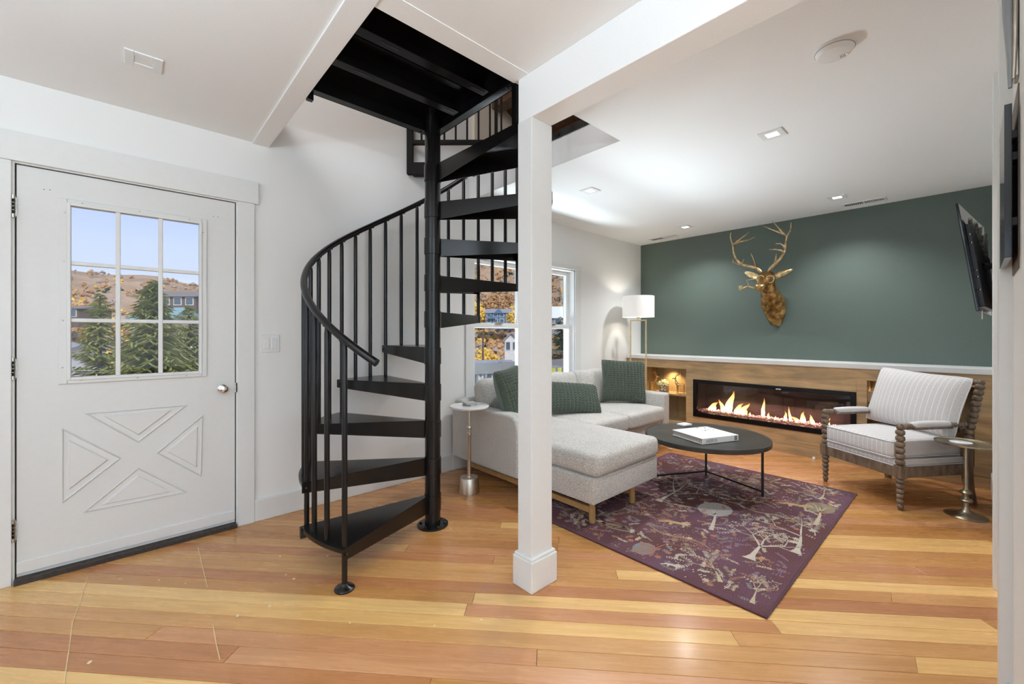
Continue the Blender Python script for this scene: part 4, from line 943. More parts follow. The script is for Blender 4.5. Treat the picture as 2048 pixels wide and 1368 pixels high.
def strip(key, pts, ws):
    vs = []; n = len(pts)
    pts = [Vector(p) for p in pts]
    if any(not inside(p.x, p.y, .02) for p in pts): return
    for i in range(n):
        t = (pts[min(i + 1, n - 1)] - pts[max(i - 1, 0)]).normalized(); nn = Vector((-t.y, t.x)); vs += [(*(pts[i] - nn * ws[i]), ZR), (*(pts[i] + nn * ws[i]), ZR)]
    MO[key]._add(vs, [(2 * i, 2 * i + 2, 2 * i + 3, 2 * i + 1)[::1] for i in range(n - 1)])
# in the rug the trees stand upright along +x seen from the near edge, tilted like in the weave
def branch(key, leafkey, x, y, a, L, w_, depth):
    pts = []; ws = []; px_, py_ = x, y; aa = a; n = 6; cur = rr.uniform(-.5, .5)
    for i in range(n + 1):
        pts.append((px_, py_)); ws.append(w_ * (1 - .75 * i / n)); px_ += cos(aa) * L / n; py_ += sin(aa) * L / n; aa += cur / n
    strip(key, pts, ws)
    if depth > 0:
        for s_ in (-1, 1):
            i = rr.randint(3, n - 1); branch(key, leafkey, *pts[i], aa + s_ * rr.uniform(.45, 1.1), L * rr.uniform(.6, .85), w_ * .5, depth - 1)
        branch(key, leafkey, *pts[n], aa + rr.uniform(-.25, .25), L * .6, w_ * .4, depth - 1)
    else:
        for i in range(1, n + 1, 2 if L < .07 else 1):
            for s_ in (-1, 1): leafm(leafkey if rr.random() < .8 else 'cream', *pts[i], aa + s_ * .85, rr.uniform(.013, .022), rr.uniform(.0022, .0038))
def tree(px, py, ax, ay, L, w_, key, lk, depth=2):
    p = pZ(px, py); q = pZ(ax, ay); a = atan2(q.y - p.y, q.x - p.x); w_ *= .72; branch(key, lk, p.x, p.y, a, L * .85, w_, depth)
    d_ = Vector((cos(a), sin(a))); n_ = Vector((-d_.y, d_.x)); pp_ = Vector((p.x, p.y)); q_ = [pp_ - n_ * w_ * 2.0 - d_ * .012, pp_ + n_ * w_ * 2.0 - d_ * .012, pp_ + n_ * w_ * .9 + d_ * .045, pp_ - n_ * w_ * .9 + d_ * .045]
    MO[key]._add([(v.x, v.y, ZR - .0002) for v in q_], [(3, 2, 1, 0)])
tree(1500, 1120, 1520, 1095, .26, .022, 'cream', 'cream', 3); tree(1592, 1108, 1612, 1070, .34, .020, 'cream', 'beige', 3)
tree(1318, 1004, 1352, 985, .34, .020, 'cream', 'cream', 3); tree(1340, 900, 1380, 888, .2, .012, 'beige', 'rust', 2)
tree(1213, 1033, 1260, 1010, .26, .014, 'olive', 'rust', 2); tree(1505, 1208, 1512, 1185, .16, .008, 'beige', 'beige', 2); tree(1440, 1165, 1432, 1140, .2, .009, 'beige', 'cream', 2)
tree(1300, 1108, 1330, 1085, .22, .008, 'rust', 'rust', 2); tree(1560, 960, 1530, 975, .2, .007, 'gold', 'beige', 2); tree(1640, 1000, 1655, 990, .2, .01, 'beige', 'beige', 2); tree(1440, 975, 1470, 955, .22, .012, 'gold', 'gold', 2); tree(1480, 1010, 1500, 990, .25, .007, 'rust', 'rust', 2); tree(1150, 1050, 1165, 1035, .15, .008, 'gold', 'gold', 2)
def crown(px, py, r_, key, tk):
    p = pZ(px, py); vs = [(p.x + r_ * 1.25 * cos(2 * pi * k / 22), p.y + r_ * sin(2 * pi * k / 22), ZR) for k in range(22)]; MO[key]._add(vs, [tuple(range(22))])
    b = pZ(px - 8, py + 40 * r_ / .1); strip(tk, [(b.x, b.y), (lerp(b.x, p.x, .55), lerp(b.y, p.y, .55) - .01), (p.x, p.y)], [.014, .007, .004])
    for s_ in (-1, 1): strip(tk, [(lerp(b.x, p.x, .7), lerp(b.y, p.y, .7)), (p.x + .02, p.y + s_ * .03), (p.x + .05, p.y + s_ * .055)], [.004, .003, .002])
crown(1430, 1021, .105, 'grey', 'cream'); crown(1640, 1018, .085, 'olive', 'beige'); crown(1288, 1100, .06, 'slate', 'rust')
def fox(px, py, a, s_, key):
    p = pZ(px, py); M_ = Matrix.Translation((p.x, p.y, 0)) @ Matrix.Rotation(a, 4, 'Z') @ Matrix.Scale(s_, 4)
    sil = [(-.5, .0), (-.42, .16), (-.2, .2), (.15, .2), (.3, .36), (.36, .48), (.42, .38), (.5, .46), (.5, .3), (.6, .2), (.48, .14), (.38, .05), (.36, -.25), (.28, -.25), (.26, -.02), (-.1, -.02), (-.16, -.25), (-.24, -.25), (-.28, .0), (-.45, -.12), (-.72, -.2), (-.62, -.05)]
    pts = [M_ @ Vector((x, y, 0)) for x, y in sil]; MO[key]._add([(q.x, q.y, ZR + .0003) for q in pts], [tuple(range(len(pts)))])
fa = atan2(-1, .0)
fox(1352, 1050, radians(-75), .15, 'gold'); fox(1592, 1014, radians(-80), .17, 'gold'); fox(1343, 1135, radians(-75), .08, 'cream'); fox(1510, 1120, radians(-75), .09, 'gold')
for (px, py, L) in ((1180, 1020, 8), (1250, 960, 8)): pass
for k in range(760):   # scattered sprigs and flowers
    x, y = rr.uniform(RX0 + .05, RX1 - .05), rr.uniform(RY0 + .05, RY1 - .05); a = rr.uniform(0, 2 * pi); kind = rr.random(); key = rr.choice(['beige', 'rust', 'rust', 'cream', 'olive', 'violet', 'violet', 'slate', 'rust'])
    if kind < .62:
        L = rr.uniform(.04, .10); strip(key, [(x, y), (x + cos(a) * L * .5, y + sin(a) * L * .5), (x + cos(a + .2) * L, y + sin(a + .2) * L)], [.0022, .0018, .001])
        for i in range(6):
            t = (i + 1) / 6.5
            for s_ in (-1, 1): leafm(key, x + cos(a + .2 * t) * L * t, y + sin(a + .2 * t) * L * t, a + s_ * .9, rr.uniform(.010, .020), rr.uniform(.0025, .0045))
    elif kind < .8:
        for i in range(7): leafm(key, x, y, a + 2 * pi * i / 7, .022, .0055)
    else:
        for i in range(14): leafm(key, x + rr.gauss(0, .035), y + rr.gauss(0, .035), rr.uniform(0, 6), .012, .0045)
for k in range(11):
    x, y = rr.uniform(RX0 + .2, RX1 - .2), rr.uniform(RY0 + .15, RY1 - .25); strip('olive', [(x + .03 * sin(i * .9), y - .25 + i * .05) for i in range(9)], [.004 + .004 * sin(i / 8 * pi) for i in range(9)])
for zi, (k, m) in enumerate(MO.items()):
    for v_ in m.v: v_.z += .00025 * {'violet': 0, 'slate': 1, 'olive': 2, 'grey': 3, 'gold': 4, 'rust': 5, 'beige': 6, 'cream': 7}[k]
    if m.v: o = m.build('woven_motif', MATS['motif_' + k], rug); o['kind'] = 'stuff'

# ================================================================== COFFEE TABLE + BOOK
TCX, TCY, TR_, TZ = 3.335, 1.41, .448, .432
ct = thing('coffee_table', 'round black metal coffee table with slim rod legs on the rug', 'coffee table', (TCX, TCY, .009))
IR = MATS['iron']
def m_ttop():
    t = MT('table_top'); f = t.noise(t.coords('Object'), 7, 5); t.set(t.ramp(f, [(.3, (.035, .033, .03)), (.7, (.075, .072, .066))]), .34, .35); MATS['table_top'] = t.m
m_ttop()
MB().lathe([(TR_ - .012, TZ - .034), (TR_, TZ - .032), (TR_ + .001, TZ - .002), (TR_ - .002, TZ + .002), (TR_ - .010, TZ + .001), (TR_ - .013, TZ - .002), (.001, TZ - .002)], 72, (TCX, TCY, 0)).build('top', MATS['table_top'], ct, smooth=30)
lg = [pZ(1525, 993, .0105), pZ(1412, 951, .0105), pZ(1303, 961, .0105)]
for q in lg:
    o = MB().box(*UNIT, obox((q.x, q.y, .2105), (.016, .016, .399), .5)).build('leg', IR, ct, bevel=.003)
    d = (Vector((TCX, TCY, 0)) - Vector((q.x, q.y, 0))).normalized(); c0 = Vector((q.x, q.y, TZ - .052)) + d * .03; MB().box(*UNIT, obox(c0, (.08, .03, .036), atan2(d.y, d.x))).build('corner_bracket', IR, o, bevel=.003)
for a, b in ((0, 1), (1, 2)):
    q0, q1 = lg[a], lg[b]; c0 = (q0 + q1) / 2; MB().box(*UNIT, obox((c0.x, c0.y, .048), ((q1 - q0).length, .013, .013), atan2(q1.y - q0.y, q1.x - q0.x))).build('stretcher', IR, ct, bevel=.002)
# book
ZT = TZ + .0005
bc = [pZ(1349, 856, ZT + .05), pZ(1398, 877, ZT + .05), pZ(1471, 869, ZT + .05), pZ(1420, 849, ZT + .05)]
bx = (bc[2] - bc[1]); bl = bx.length; ba = atan2(bx.y, bx.x); bcen = sum(bc, Vector()) / 4; bw = ((bc[0] - bc[1]).length + (bc[3] - bc[2]).length) / 2
BK = thing('coffee_table_book', 'thick white hardcover book with AMERICAN on its spine, on the coffee table', 'book', (bcen.x, bcen.y, ZT), ba)
bw = min(bw, .30); hb = .042
MB().box(-bl / 2, bl / 2, -bw / 2, bw / 2, 0, .004).build('cover_bottom', MATS['paper_white'], BK, world=False, bevel=.001)
MB().box(-bl / 2, bl / 2, -bw / 2, bw / 2, hb - .004, hb).build('cover_top', MATS['paper_white'], BK, world=False, bevel=.001)
MB().box(-bl / 2 + .004, bl / 2 - .004, -bw / 2 + .003, bw / 2 - .006, .004, hb - .004).build('pages', MATS['motif_cream'], BK, world=False)
sp_ = MB().box(-bl / 2, bl / 2, -bw / 2 - .003, -bw / 2 + .001, 0, hb).build('spine', MATS['paper_white'], BK, world=False, bevel=.001)
# lettering of the spine, drawn with strokes and serifs
GL = {'A': [((0, 0), (.34, 1), .06), ((.34, 1), (.68, 0), .12), ((.14, .36), (.54, .36), .05), ((-.1, 0), (.12, 0), .05), ((.54, 0), (.8, 0), .05)],
      'M': [((.1, 0), (.14, 1), .05), ((.14, 1), (.47, .06), .11), ((.47, .06), (.8, 1), .05), ((.8, 1), (.84, 0), .12), ((0, 0), (.2, 0), .05), ((.72, 0), (.96, 0), .05)],
      'E': [((.14, 0), (.14, 1), .12), ((.02, 1), (.58, 1), .05), ((.02, 0), (.6, 0), .05), ((.14, .52), (.48, .52), .05), ((.58, 1), (.58, .82), .05), ((.6, 0), (.62, .2), .05)],
      'R': [((.14, 0), (.14, 1), .12), ((.02, 1), (.4, 1), .05), ((.4, 1), (.58, .78), .1), ((.58, .78), (.4, .5), .1), ((.14, .5), (.4, .5), .05), ((.34, .5), (.68, 0), .12), ((.02, 0), (.26, 0), .05)],
      'I': [((.16, 0), (.16, 1), .12), ((.04, 0), (.28, 0), .05), ((.04, 1), (.28, 1), .05)],
      'C': [((.68, .8), (.5, .98), .05), ((.5, .98), (.25, .94), .07), ((.25, .94), (.08, .66), .11), ((.08, .66), (.08, .34), .12), ((.08, .34), (.25, .06), .11), ((.25, .06), (.5, .02), .07), ((.5, .02), (.7, .2), .05)],
      'N': [((.12, 0), (.12, 1), .05), ((.12, 1), (.66, 0), .12), ((.66, 0), (.66, 1), .05), ((0, 0), (.24, 0), .05), ((.54, 1), (.78, 1), .05), ((.0, 1), (.14, 1), .05)]}
adv = {'A': .82, 'M': 1.08, 'E': .74, 'R': .80, 'I': .40, 'C': .82, 'N': .90}
lt = MB(); x = 0; hgt = .022; tot = sum(adv[c_] for c_ in 'AMERICAN')
for c_ in 'AMERICAN':
    for (p0, p1, w_) in GL[c_]:
        a_, b_ = Vector(((x + p0[0]), p0[1])), Vector(((x + p1[0]), p1[1])); d = (b_ - a_).normalized() * .03; n_ = Vector((-d.y, d.x)).normalized() * w_ / 2; a_ -= d; b_ += d; q = [a_ - n_, b_ - n_, b_ + n_, a_ + n_]
        sx_ = .105 / tot; x0_ = -bl / 2 + .035
        lt._add([(x0_ + v.x * sx_, -bw / 2 - .0034, .010 + v.y * hgt) for v in q], [(0, 1, 2, 3)])
    x += adv[c_]
lt.build('spine_lettering', MATS['print_dark'], sp_, world=False)
MB().box(bl / 2 - .040, bl / 2 - .012, -bw / 2 - .0034, -bw / 2 - .0030, .004, hb - .004).build('spine_emblem', MATS['print_grey'], sp_, world=False)
cp = MB(); rr2 = random.Random(5)
for i in range(16): a_ = (rr2.uniform(.02, bl / 2 - .02), rr2.uniform(.02, bw / 2 - .02)); cp.box(a_[0], a_[0] + rr2.uniform(.004, .02), a_[1], a_[1] + rr2.uniform(.004, .014), hb, hb + .0004)
for i in range(9): cp.box(-bl / 2 + .05 + i * .012, -bl / 2 + .056 + i * .012, .02, .023, hb, hb + .0004)
cp.build('cover_print', MATS['print_dark'], BK, world=False)['kind'] = 'stuff'
q = pZ(1369, 848, ZT + .012)
o = MB().box(*UNIT, obox((q.x, q.y, ZT + .008), (.10, .075, .0155), ba + .1)).build('white_box', MATS['paper_white'], bevel=.003); tag(o, 'small white box behind the book on the coffee table', 'box')

# ================================================================== ARMCHAIR
CHX, CHY = 4.335, .424; CW = MATS['chair_wood']; SL = MATS['stripe_linen']
ch = thing('spool_armchair', 'grey-brown spool-turned wooden armchair with pinstriped seat beside the fireplace', 'armchair', (CHX, CHY, 0), radians(56.45))
def bobbin(mb, p0, p1, r_, pitch=.031, n=16, r1=None):
    p0, p1 = Vector(p0), Vector(p1); L = (p1 - p0).length; k = max(1, round(L / pitch)); prof = []; h = L / k
    for i in range(k):
        rr_ = r_ if r1 is None else lerp(r1, r_, (i + .5) / k)
        for (f, rf_) in ((.01, .5), (.08, .74), (.24, .94), (.5, 1.0), (.76, .94), (.92, .74), (.99, .5)): prof.append((rr_ * rf_, (i + f) * h))
    z_ = (p1 - p0).normalized(); M_ = Matrix.Translation(p0) @ z_.to_track_quat('Z', 'Y').to_matrix().to_4x4()
    mb.lathe(prof, n, (0, 0, 0), M_)
hx, hy = .29, .28
for sx in (-1, 1):
    m = MB(); m.lathe([(.012, 0), (.014, .012), (.016, .014)], 16, (sx * hx, hy, 0)); bobbin(m, (sx * hx, hy, .012), (sx * hx, hy, .222), .027, .036, 16, .019)
    m.build('front_leg', CW, ch, smooth=50, world=False)
    MB().box(sx * hx - .026, sx * hx + .026, hy - .026, hy + .026, .222, .312).build('leg_block', CW, ch, world=False, bevel=.004)
    m = MB(); bobbin(m, (sx * hx, hy, .312), (sx * hx, hy, .56), .0275, .042); m.ball((sx * hx, hy, .577), .024, 14, 8); m.build('arm_post', CW, ch, smooth=50, world=False)
    m = MB(); bobbin(m, (sx * hx, hy + .012, .577), (sx * hx, hy - .09, .577), .022, .027); bobbin(m, (sx * hx, -.13, .577), (sx * hx, -.27, .577), .022, .027); m.build('arm_rail', CW, ch, smooth=50, world=False)
    ar = MB().box(sx * hx - .026, sx * hx + .026, -.13, hy - .085, .556, .572).build('arm_board', CW, ch, world=False, bevel=.004)
    MB().rbox((sx * hx, .033, .588), (.058, .30, .036), .014, .006, 4).build('arm_pad', SL, ar, smooth=180, world=False)
    m = MB(); m.prism([(-.02, -.02), (.02, -.02), (.02, .02), (-.02, .02)], 0, 1, Matrix(((1, 0, 0, sx * hx), (0, 1, -.0, 0), (0, 0, 1, 0), (0, 0, 0, 1)))) if False else None
    vs = []
    for (z_, yy, w_) in ((0, -.335, .017), (.12, -.30, .021), (.25, -.28, .024), (.46, -.285, .022)):
        vs += [(sx * hx - w_, yy - w_, z_), (sx * hx + w_, yy - w_, z_), (sx * hx + w_, yy + w_, z_), (sx * hx - w_, yy + w_, z_)]
    fs = [(3, 2, 1, 0), (12, 13, 14, 15)] + [(4 * i + k, 4 * i + (k + 1) % 4, 4 * i + 4 + (k + 1) % 4, 4 * i + 4 + k) for i in range(3) for k in range(4)]
    MB()._add(vs, fs).build('back_leg', CW, ch, world=False, bevel=.003)
    m = MB(); bobbin(m, (sx * hx, -.285, .46), (sx * hx, -.40, .86), .028, .041); m.ball((sx * hx, -.402, .872), .024, 14, 8); m.build('back_post', CW, ch, smooth=50, world=False)
    MB().box(sx * hx - .014, sx * hx + .014, -.26, hy - .02, .225, .298).build('side_rail', CW, ch, world=False, bevel=.003)
MB().box(-hx + .02, hx - .02, hy - .016, hy + .016, .225, .298).build('front_rail', CW, ch, world=False, bevel=.003)
MB().box(-hx + .02, hx - .02, -.295, -.265, .225, .298).build('back_rail', CW, ch, world=False, bevel=.003)
for (z_, yy) in ((.868, -.40), (.52, -.302)): m = MB(); bobbin(m, (-hx, yy, z_), (hx, yy, z_), .021, .032); m.build('back_rail', CW, ch, smooth=50, world=False)
for x_ in (-.17, -.055, .06, .175): m = MB(); bobbin(m, (x_, -.302, .52), (x_, -.40, .868), .015, .030, 12); m.build('back_spindle', CW, ch, smooth=50, world=False)
MB().rbox((0, .005, .322), (.575, .57, .046), .016, 0, 4).build('seat_deck', SL, ch, smooth=180, world=False)
MB().rbox((0, .012, .412), (.60 - .075, .60, .125), .03, .018, 6).build('seat_cushion', SL, ch, smooth=180, world=False)
def loop_rect(x0, x1, y0, y1, z_, r_=.03):
    pts = []
    for (cx_, cy2, a0) in ((x1 - r_, y1 - r_, 0), (x0 + r_, y1 - r_, pi / 2), (x0 + r_, y0 + r_, pi), (x1 - r_, y0 + r_, 1.5 * pi)):
        for k in range(5): a = a0 + k * pi / 8; pts.append((cx_ + r_ * cos(a), cy2 + r_ * sin(a), z_))
    return pts
for (x_, y_a, y_b, z_) in ((.2885, -.281, .291, .301), (.2885, -.281, .291, .343), (.262, -.286, .310, .356), (.262, -.286, .310, .466)): MB().tube(loop_rect(-x_, x_, y_a, y_b, z_), .0042, 6, closed=True).build('piping', MATS['piping'], ch, smooth=180, world=False)
Rch = Matrix.Rotation(radians(56.45), 3, 'Z'); fd = Rch @ Vector((0, 1, 0))
plp = Matrix.Translation((CHX, CHY, 0)) @ Matrix.Rotation(radians(56.45), 4, 'Z') @ Vector((.0, -.215, .705))
pillow('back_pillow', MATS['stripe_linen_uv'], 'large pinstriped back pillow with piped edge leaning in the armchair', .66, .47, .20, plp, facing(tuple(fd), radians(-3), radians(17)), knit=False, piping=MATS['piping'])
# side table by the armchair
p = pZ(1931.5, 1032); AB = MATS['antique_brass']
s2 = thing('pedestal_drink_table', 'small antique brass pedestal table beside the armchair', 'side table', (p.x, p.y, 0))
MB().lathe([(.105, 0), (.107, .004), (.10, .010), (.06, .018), (.032, .03), (.02, .05), (.0155, .075), (.017, .092), (.03, .098), (.036, .106), (.03, .116), (.017, .12), (.014, .132), (.018, .145), (.028, .152), (.031, .160), (.026, .168), (.0135, .178), (.0115, .20), (.0105, .47), (.016, .474), (.02, .478)], 32).build('pedestal', AB, s2, smooth=40, world=False)
MB().lathe([(.02, .476), (.14, .480), (.152, .484), (.154, .494), (.150, .494), (.147, .486), (.001, .485)], 48).build('tray_top', AB, s2, smooth=40, world=False)
q = pZ(1922, 884, .492); o = MB().lathe([(.055, .4855), (.056, .487), (.056, .493), (.053, .495), (.001, .495)], 32, (q.x, q.y, 0)).build('round_coaster', MATS['white_marble'], smooth=40); tag(o, 'round white coaster on the brass pedestal table', 'coaster')
# ================================================================== TVs, right edge
tv = thing('wall_tv', 'black flat television tilted forward on a wall arm beside the green wall', 'television', (4.0, -.02, 1.66))
n0t, n0b, f0t, f0b = Vector((3.55, .056, 1.98)), Vector((3.55, -.025, 1.35)), Vector((4.5, -.055, 1.98)), Vector((4.5, -.092, 1.35))
nn = (f0t - n0t).cross(n0b - n0t).normalized()
if nn.y < 0: nn = -nn
def slabq(qs, th, nm, mat, par, bev=.003):
    vs = list(qs) + [q - nn * th for q in qs]; return MB()._add(vs, [(0, 1, 2, 3), (7, 6, 5, 4), (0, 4, 5, 1), (1, 5, 6, 2), (2, 6, 7, 3), (3, 7, 4, 0)]).build(nm, mat, par, bevel=bev)
qs = [n0t, n0b, f0b, f0t]
slabq([q + nn * .012 for q in qs], .012, 'panel', MATS['screen_black'], tv); 
def tvp(u, v): return n0t.lerp(f0t, u).lerp(n0b.lerp(f0b, u), v)
hs = slabq([tvp(.10, .18), tvp(.10, .96), tvp(.9, .96), tvp(.9, .18)], .022, 'back_housing', MATS['black_plastic'], tv)
for v in (.28, .36, .62, .68, .8): q = tvp(.098, v) - nn * .012; MB().ball(q, .006, 8, 6).build('port', MATS['chrome'], hs)
MB().tube([tvp(.3, .55) - nn * .02, tvp(.42, .55) - nn * .045, Vector((4.05, YR + .004, 1.66))], .018, 8).build('wall_arm', MATS['black_metal'], tv)
simple('crumpled_wrap', (.30, .28, .24), .35, nscale=40, var=.6)
rw = random.Random(2)
for k in range(7):
    q = [tvp(.16 + .06 * k, .12 + .05 * k) - nn * .02]
    for j in range(4): q.append(q[-1] + Vector((.05 + rw.uniform(-.02, .02), -.008 + rw.uniform(-.008, .006), rw.uniform(-.06, .045))))
    q = [Vector((p_.x, max(p_.y, YR + .012), p_.z)) for p_ in q]; MB().tube(q, [.009, .012, .010, .011, .008], 7).build('cable', MATS['crumpled_wrap' if k < 3 else 'cable_wrap'], tv, smooth=60)
MB().box(*UNIT, obox(tvp(.06, 1.03) + Vector((.02, -.006, 0)), (.05, .004, .05))).build('tape_tag', MATS['tape_pale'], tv)
t2 = thing('wall_panel_screen', 'narrow black wall-mounted screen seen edge-on beside the near white casing', 'screen', (1.9, -.07, 1.63))
MB().box(1.75, 2.04, -.0717, -.0578, 1.426, 1.84).build('panel', MATS['screen_black'], t2, bevel=.001)
for z_ in (1.52, 1.70, 1.76): MB().box(1.80, 1.86, -.0862, -.0715, z_, z_ + .022).build('bracket', MATS['black_metal'], t2, bevel=.001)
MB().box(1.78, 2.03, -.0862, -.083, 1.40, 1.90).build('shadow_board', MATS['shadow_brown'], t2)  # brown board standing in for the screen's shadow on the wall
t3 = thing('wall_sconce', 'grey glass wall sconce at the top edge of the near wall', 'wall lamp', (1.8, -.07, 2.05))
simple('smoke_glass', (.30, .31, .32), .2); 
MB().box(1.80, 1.86, -.0862, -.078, 1.93, 2.2).build('back_plate', MATS['nickel'], t3, bevel=.002)
MB().tube([(1.80, -.070, 1.90), (1.80, -.072, 1.98), (1.80, -.068, 2.10), (1.80, -.066, 2.28)], [.004, .009, .012, .013], 12).build('glass_tube', MATS['smoke_glass'], t3, smooth=60)
MB().tube([(1.79, -.076, 1.92), (1.79, -.079, 2.02), (1.79, -.080, 2.25)], [.003, .005, .006], 8).build('drop', MATS['nickel'], t3, smooth=60)
o = MB(); q = pX(1628, 920, XP - .05); o.lathe([(.012, 0), (.013, .004), (.013, .02), (.010, .024), (.001, .024)], 14, (q.x, q.y, .0)); o = o.build('door_stop', MATS['plastic_white'], smooth=40); tag(o, 'tiny white bumper on the floor against the wood panelling', 'bumper')
# straw strands and chips on the floor
def strand(pxs, label):
    pts = [pZ(a, b, .0015) for a, b in pxs]; m = MB().tube(pts, .0016, 6); o = m.build('straw_strand', MATS['straw']); tag(o, label, 'straw', 'straw strands on the entry floor')
strand(((176, 1153), (160, 1205), (145, 1245), (140, 1285), (132, 1340), (128, 1368)), 'long bent straw strand on the floor boards in front of the door')
strand(((396, 1095), (403, 1125), (415, 1175)), 'straight straw strand on the boards near the knob side of the door')
strand(((426, 1250), (433, 1290), (440, 1320)), 'straight straw strand on the boards farther out from the door')
rs = random.Random(8)
for (px, py) in ((240, 1158), (371, 1167), (318, 1161), (475, 1232), (900, 1058), (630, 1048), (572, 1150), (1225, 1110), (870, 1252), (963, 1240), (655, 1112), (560, 1113), (700, 1246), (180, 1325), (588, 1158), (540, 1212)):
    q = pZ(px, py); s_ = rs.uniform(.006, .011); a = rs.uniform(0, 6); pts = [(q.x + cos(a + k * 1.3) * s_ * rs.uniform(.4, 1), q.y + sin(a + k * 1.3) * s_ * rs.uniform(.4, 1)) for k in range(5)]
    o = MB().prism(pts, .0003, .002).build('wood_chip', MATS['straw']); tag(o, 'small pale wood chip lying on the floor boards', 'wood chip', 'wood chips scattered on the floor')
# ================================================================== OUTSIDE
re_ = random.Random(33)
def azdir(px): d = ray(px, HYP); return math.atan2(d.y, d.x)
def skyl(az):      # rise of the far slope above its foot, by direction
    d = math.degrees(az)
    pts = [(10, 46), (35, 46), (48, 43), (56, 40), (66, 26), (72, 15), (80, 18), (88, 23.5), (97, 24.5), (130, 24)]
    for (a, za), (b, zb) in zip(pts, pts[1:]):
        if a <= d <= b: return lerp(za, zb, (d - a) / (b - a))
    return 24
def hz(r, az):
    t = [(8, -5.5), (30, -6), (55, -5), (90, -3), (130, 4.3)]
    if r <= 130:
        for (a, za), (b, zb) in zip(t, t[1:]):
            if r <= b: return lerp(za, zb, max(0, (r - a) / (b - a)))
    k = (r - 130) / 90; s_ = k * k * (3 - 2 * k) * .35 + k * .65
    return 4.3 + (skyl(az) - 4.3) * min(1.12, s_)
mb = MB(); NR, NA = 60, 90; vs = []; fs = []
for i in range(NR + 1):
    r_ = 6 * (225 / 6) ** (i / NR)
    for j in range(NA + 1):
        az = radians(20 + 100 * j / NA); z_ = hz(r_, az) + noise.noise(Vector((r_ * cos(az) * .06, r_ * sin(az) * .06, 0))) * min(2.2, r_ * .012)
        vs.append((r_ * cos(az), r_ * sin(az) , z_ if r_ * sin(az) > 6 else -5.5))
for i in range(NR):
    for j in range(NA): a = i * (NA + 1) + j; fs.append((a, a + NA + 1, a + NA + 2, a + 1)[::-1])
def m_hill():
    t = MT('hillside'); f = t.noise(t.coords('World', (1, 1, 1)), .06, 8, .65); g = t.noise(t.coords('World'), .9, 5, .7)
    a = t.ramp(f, [(.32, (.30, .23, .16)), (.48, (.44, .29, .18)), (.60, (.52, .36, .23)), (.75, (.42, .29, .23))]); b = t.ramp(g, [(.3, (.65, .65, .65)), (.7, (1.15, 1.12, 1.05))])
    t.set(t.mix(1.0, a, b, 'MULTIPLY'), .95, spec=.1); MATS['hillside'] = t.m
m_hill()
hill = struct(mb._add(vs, fs).build('hillside_ground', MATS['hillside'], smooth=180))
def m_leaf(name, cols):
    t = MT(name); f = t.noise(t.coords('Object'), 1.6, 5, .7); rnd = t.n('ShaderNodeObjectInfo').outputs['Random']
    a = t.ramp(f, [(.3, cols[0]), (.5, cols[1]), (.7, cols[2])]); t.set(a, .85, spec=.15); MATS[name] = t.m
m_leaf('leaf_gold', ((.48, .28, .06), (.76, .50, .10), (.86, .64, .20))); m_leaf('leaf_rust', ((.30, .17, .09), (.50, .29, .14), (.60, .40, .22)))
m_leaf('leaf_bare', ((.27, .20, .155), (.40, .31, .245), (.50, .41, .33))); m_leaf('leaf_lime', ((.30, .30, .03), (.58, .56, .06), (.70, .66, .14)))
m_leaf('needle_green', ((.10, .12, .03), (.27, .28, .08), (.50, .46, .18))); m_leaf('needle_dark', ((.012, .028, .014), (.03, .055, .026), (.05, .08, .035)))
simple('bark', (.12, .085, .06), .9, nscale=8, var=.3)
def blobs(mb_, c, r_, n, lump):
    for k in range(n):
        d = Vector((re_.gauss(0, 1), re_.gauss(0, 1), re_.gauss(0, .8))); d = d.normalized() * r_ * re_.uniform(.2, .85); q = Vector(c) + d; s0 = r_ * lump * re_.uniform(.6, 1.2)
        M_ = Matrix.Translation(q) @ Matrix.Rotation(re_.uniform(0, 6), 4, 'Z') @ Matrix.Rotation(re_.uniform(0, 6), 4, 'X')
        ax = [Vector((s0, 0, 0)), Vector((-s0, 0, 0)), Vector((0, s0, 0)), Vector((0, -s0, 0)), Vector((0, 0, s0)), Vector((0, 0, -s0))]
        mb_._add([v * re_.uniform(.6, 1.2) for v in ax], [(0, 2, 4), (2, 1, 4), (1, 3, 4), (3, 0, 4), (2, 0, 5), (1, 2, 5), (3, 1, 5), (0, 3, 5)], M_)
# undergrowth that nobody could count
sc_ = {k: MB() for k in ('leaf_gold', 'leaf_rust', 'leaf_bare', 'needle_dark')}
for k in range(2600):
    d = re_.choice((re_.uniform(36, 56), re_.uniform(36, 56), re_.uniform(76, 100))); az = radians(d); r_ = re_.uniform(50, 215); z_ = hz(r_, az); x_, y_ = r_ * cos(az), r_ * sin(az)
    el = (z_ - CAMH) / r_
    key = re_.choices(('leaf_gold', 'leaf_rust', 'leaf_bare', 'needle_dark'), (.2, .42, .34, .04))[0] if r_ < 190 else re_.choices(('leaf_rust', 'leaf_bare'), (.35, .65))[0]
    s0 = re_.uniform(.9, 2.2) * (.7 if r_ > 150 else .8)
    blobs(sc_[key], (x_, y_, z_ + s0 * .5), s0, 5, .55)
allm = MB(); mi = []
for ki, (k, m) in enumerate(sc_.items()): allm._add(m.v, m.f); mi += [ki] * len(m.f)
o = allm.build('hillside_scrub', None)
for k in sc_: o.data.materials.append(MATS[k])
o.data.polygons.foreach_set('material_index', mi); tag(o, 'mixed golden, rust and bare autumn scrub covering the hillside', 'scrub', kind='stuff')
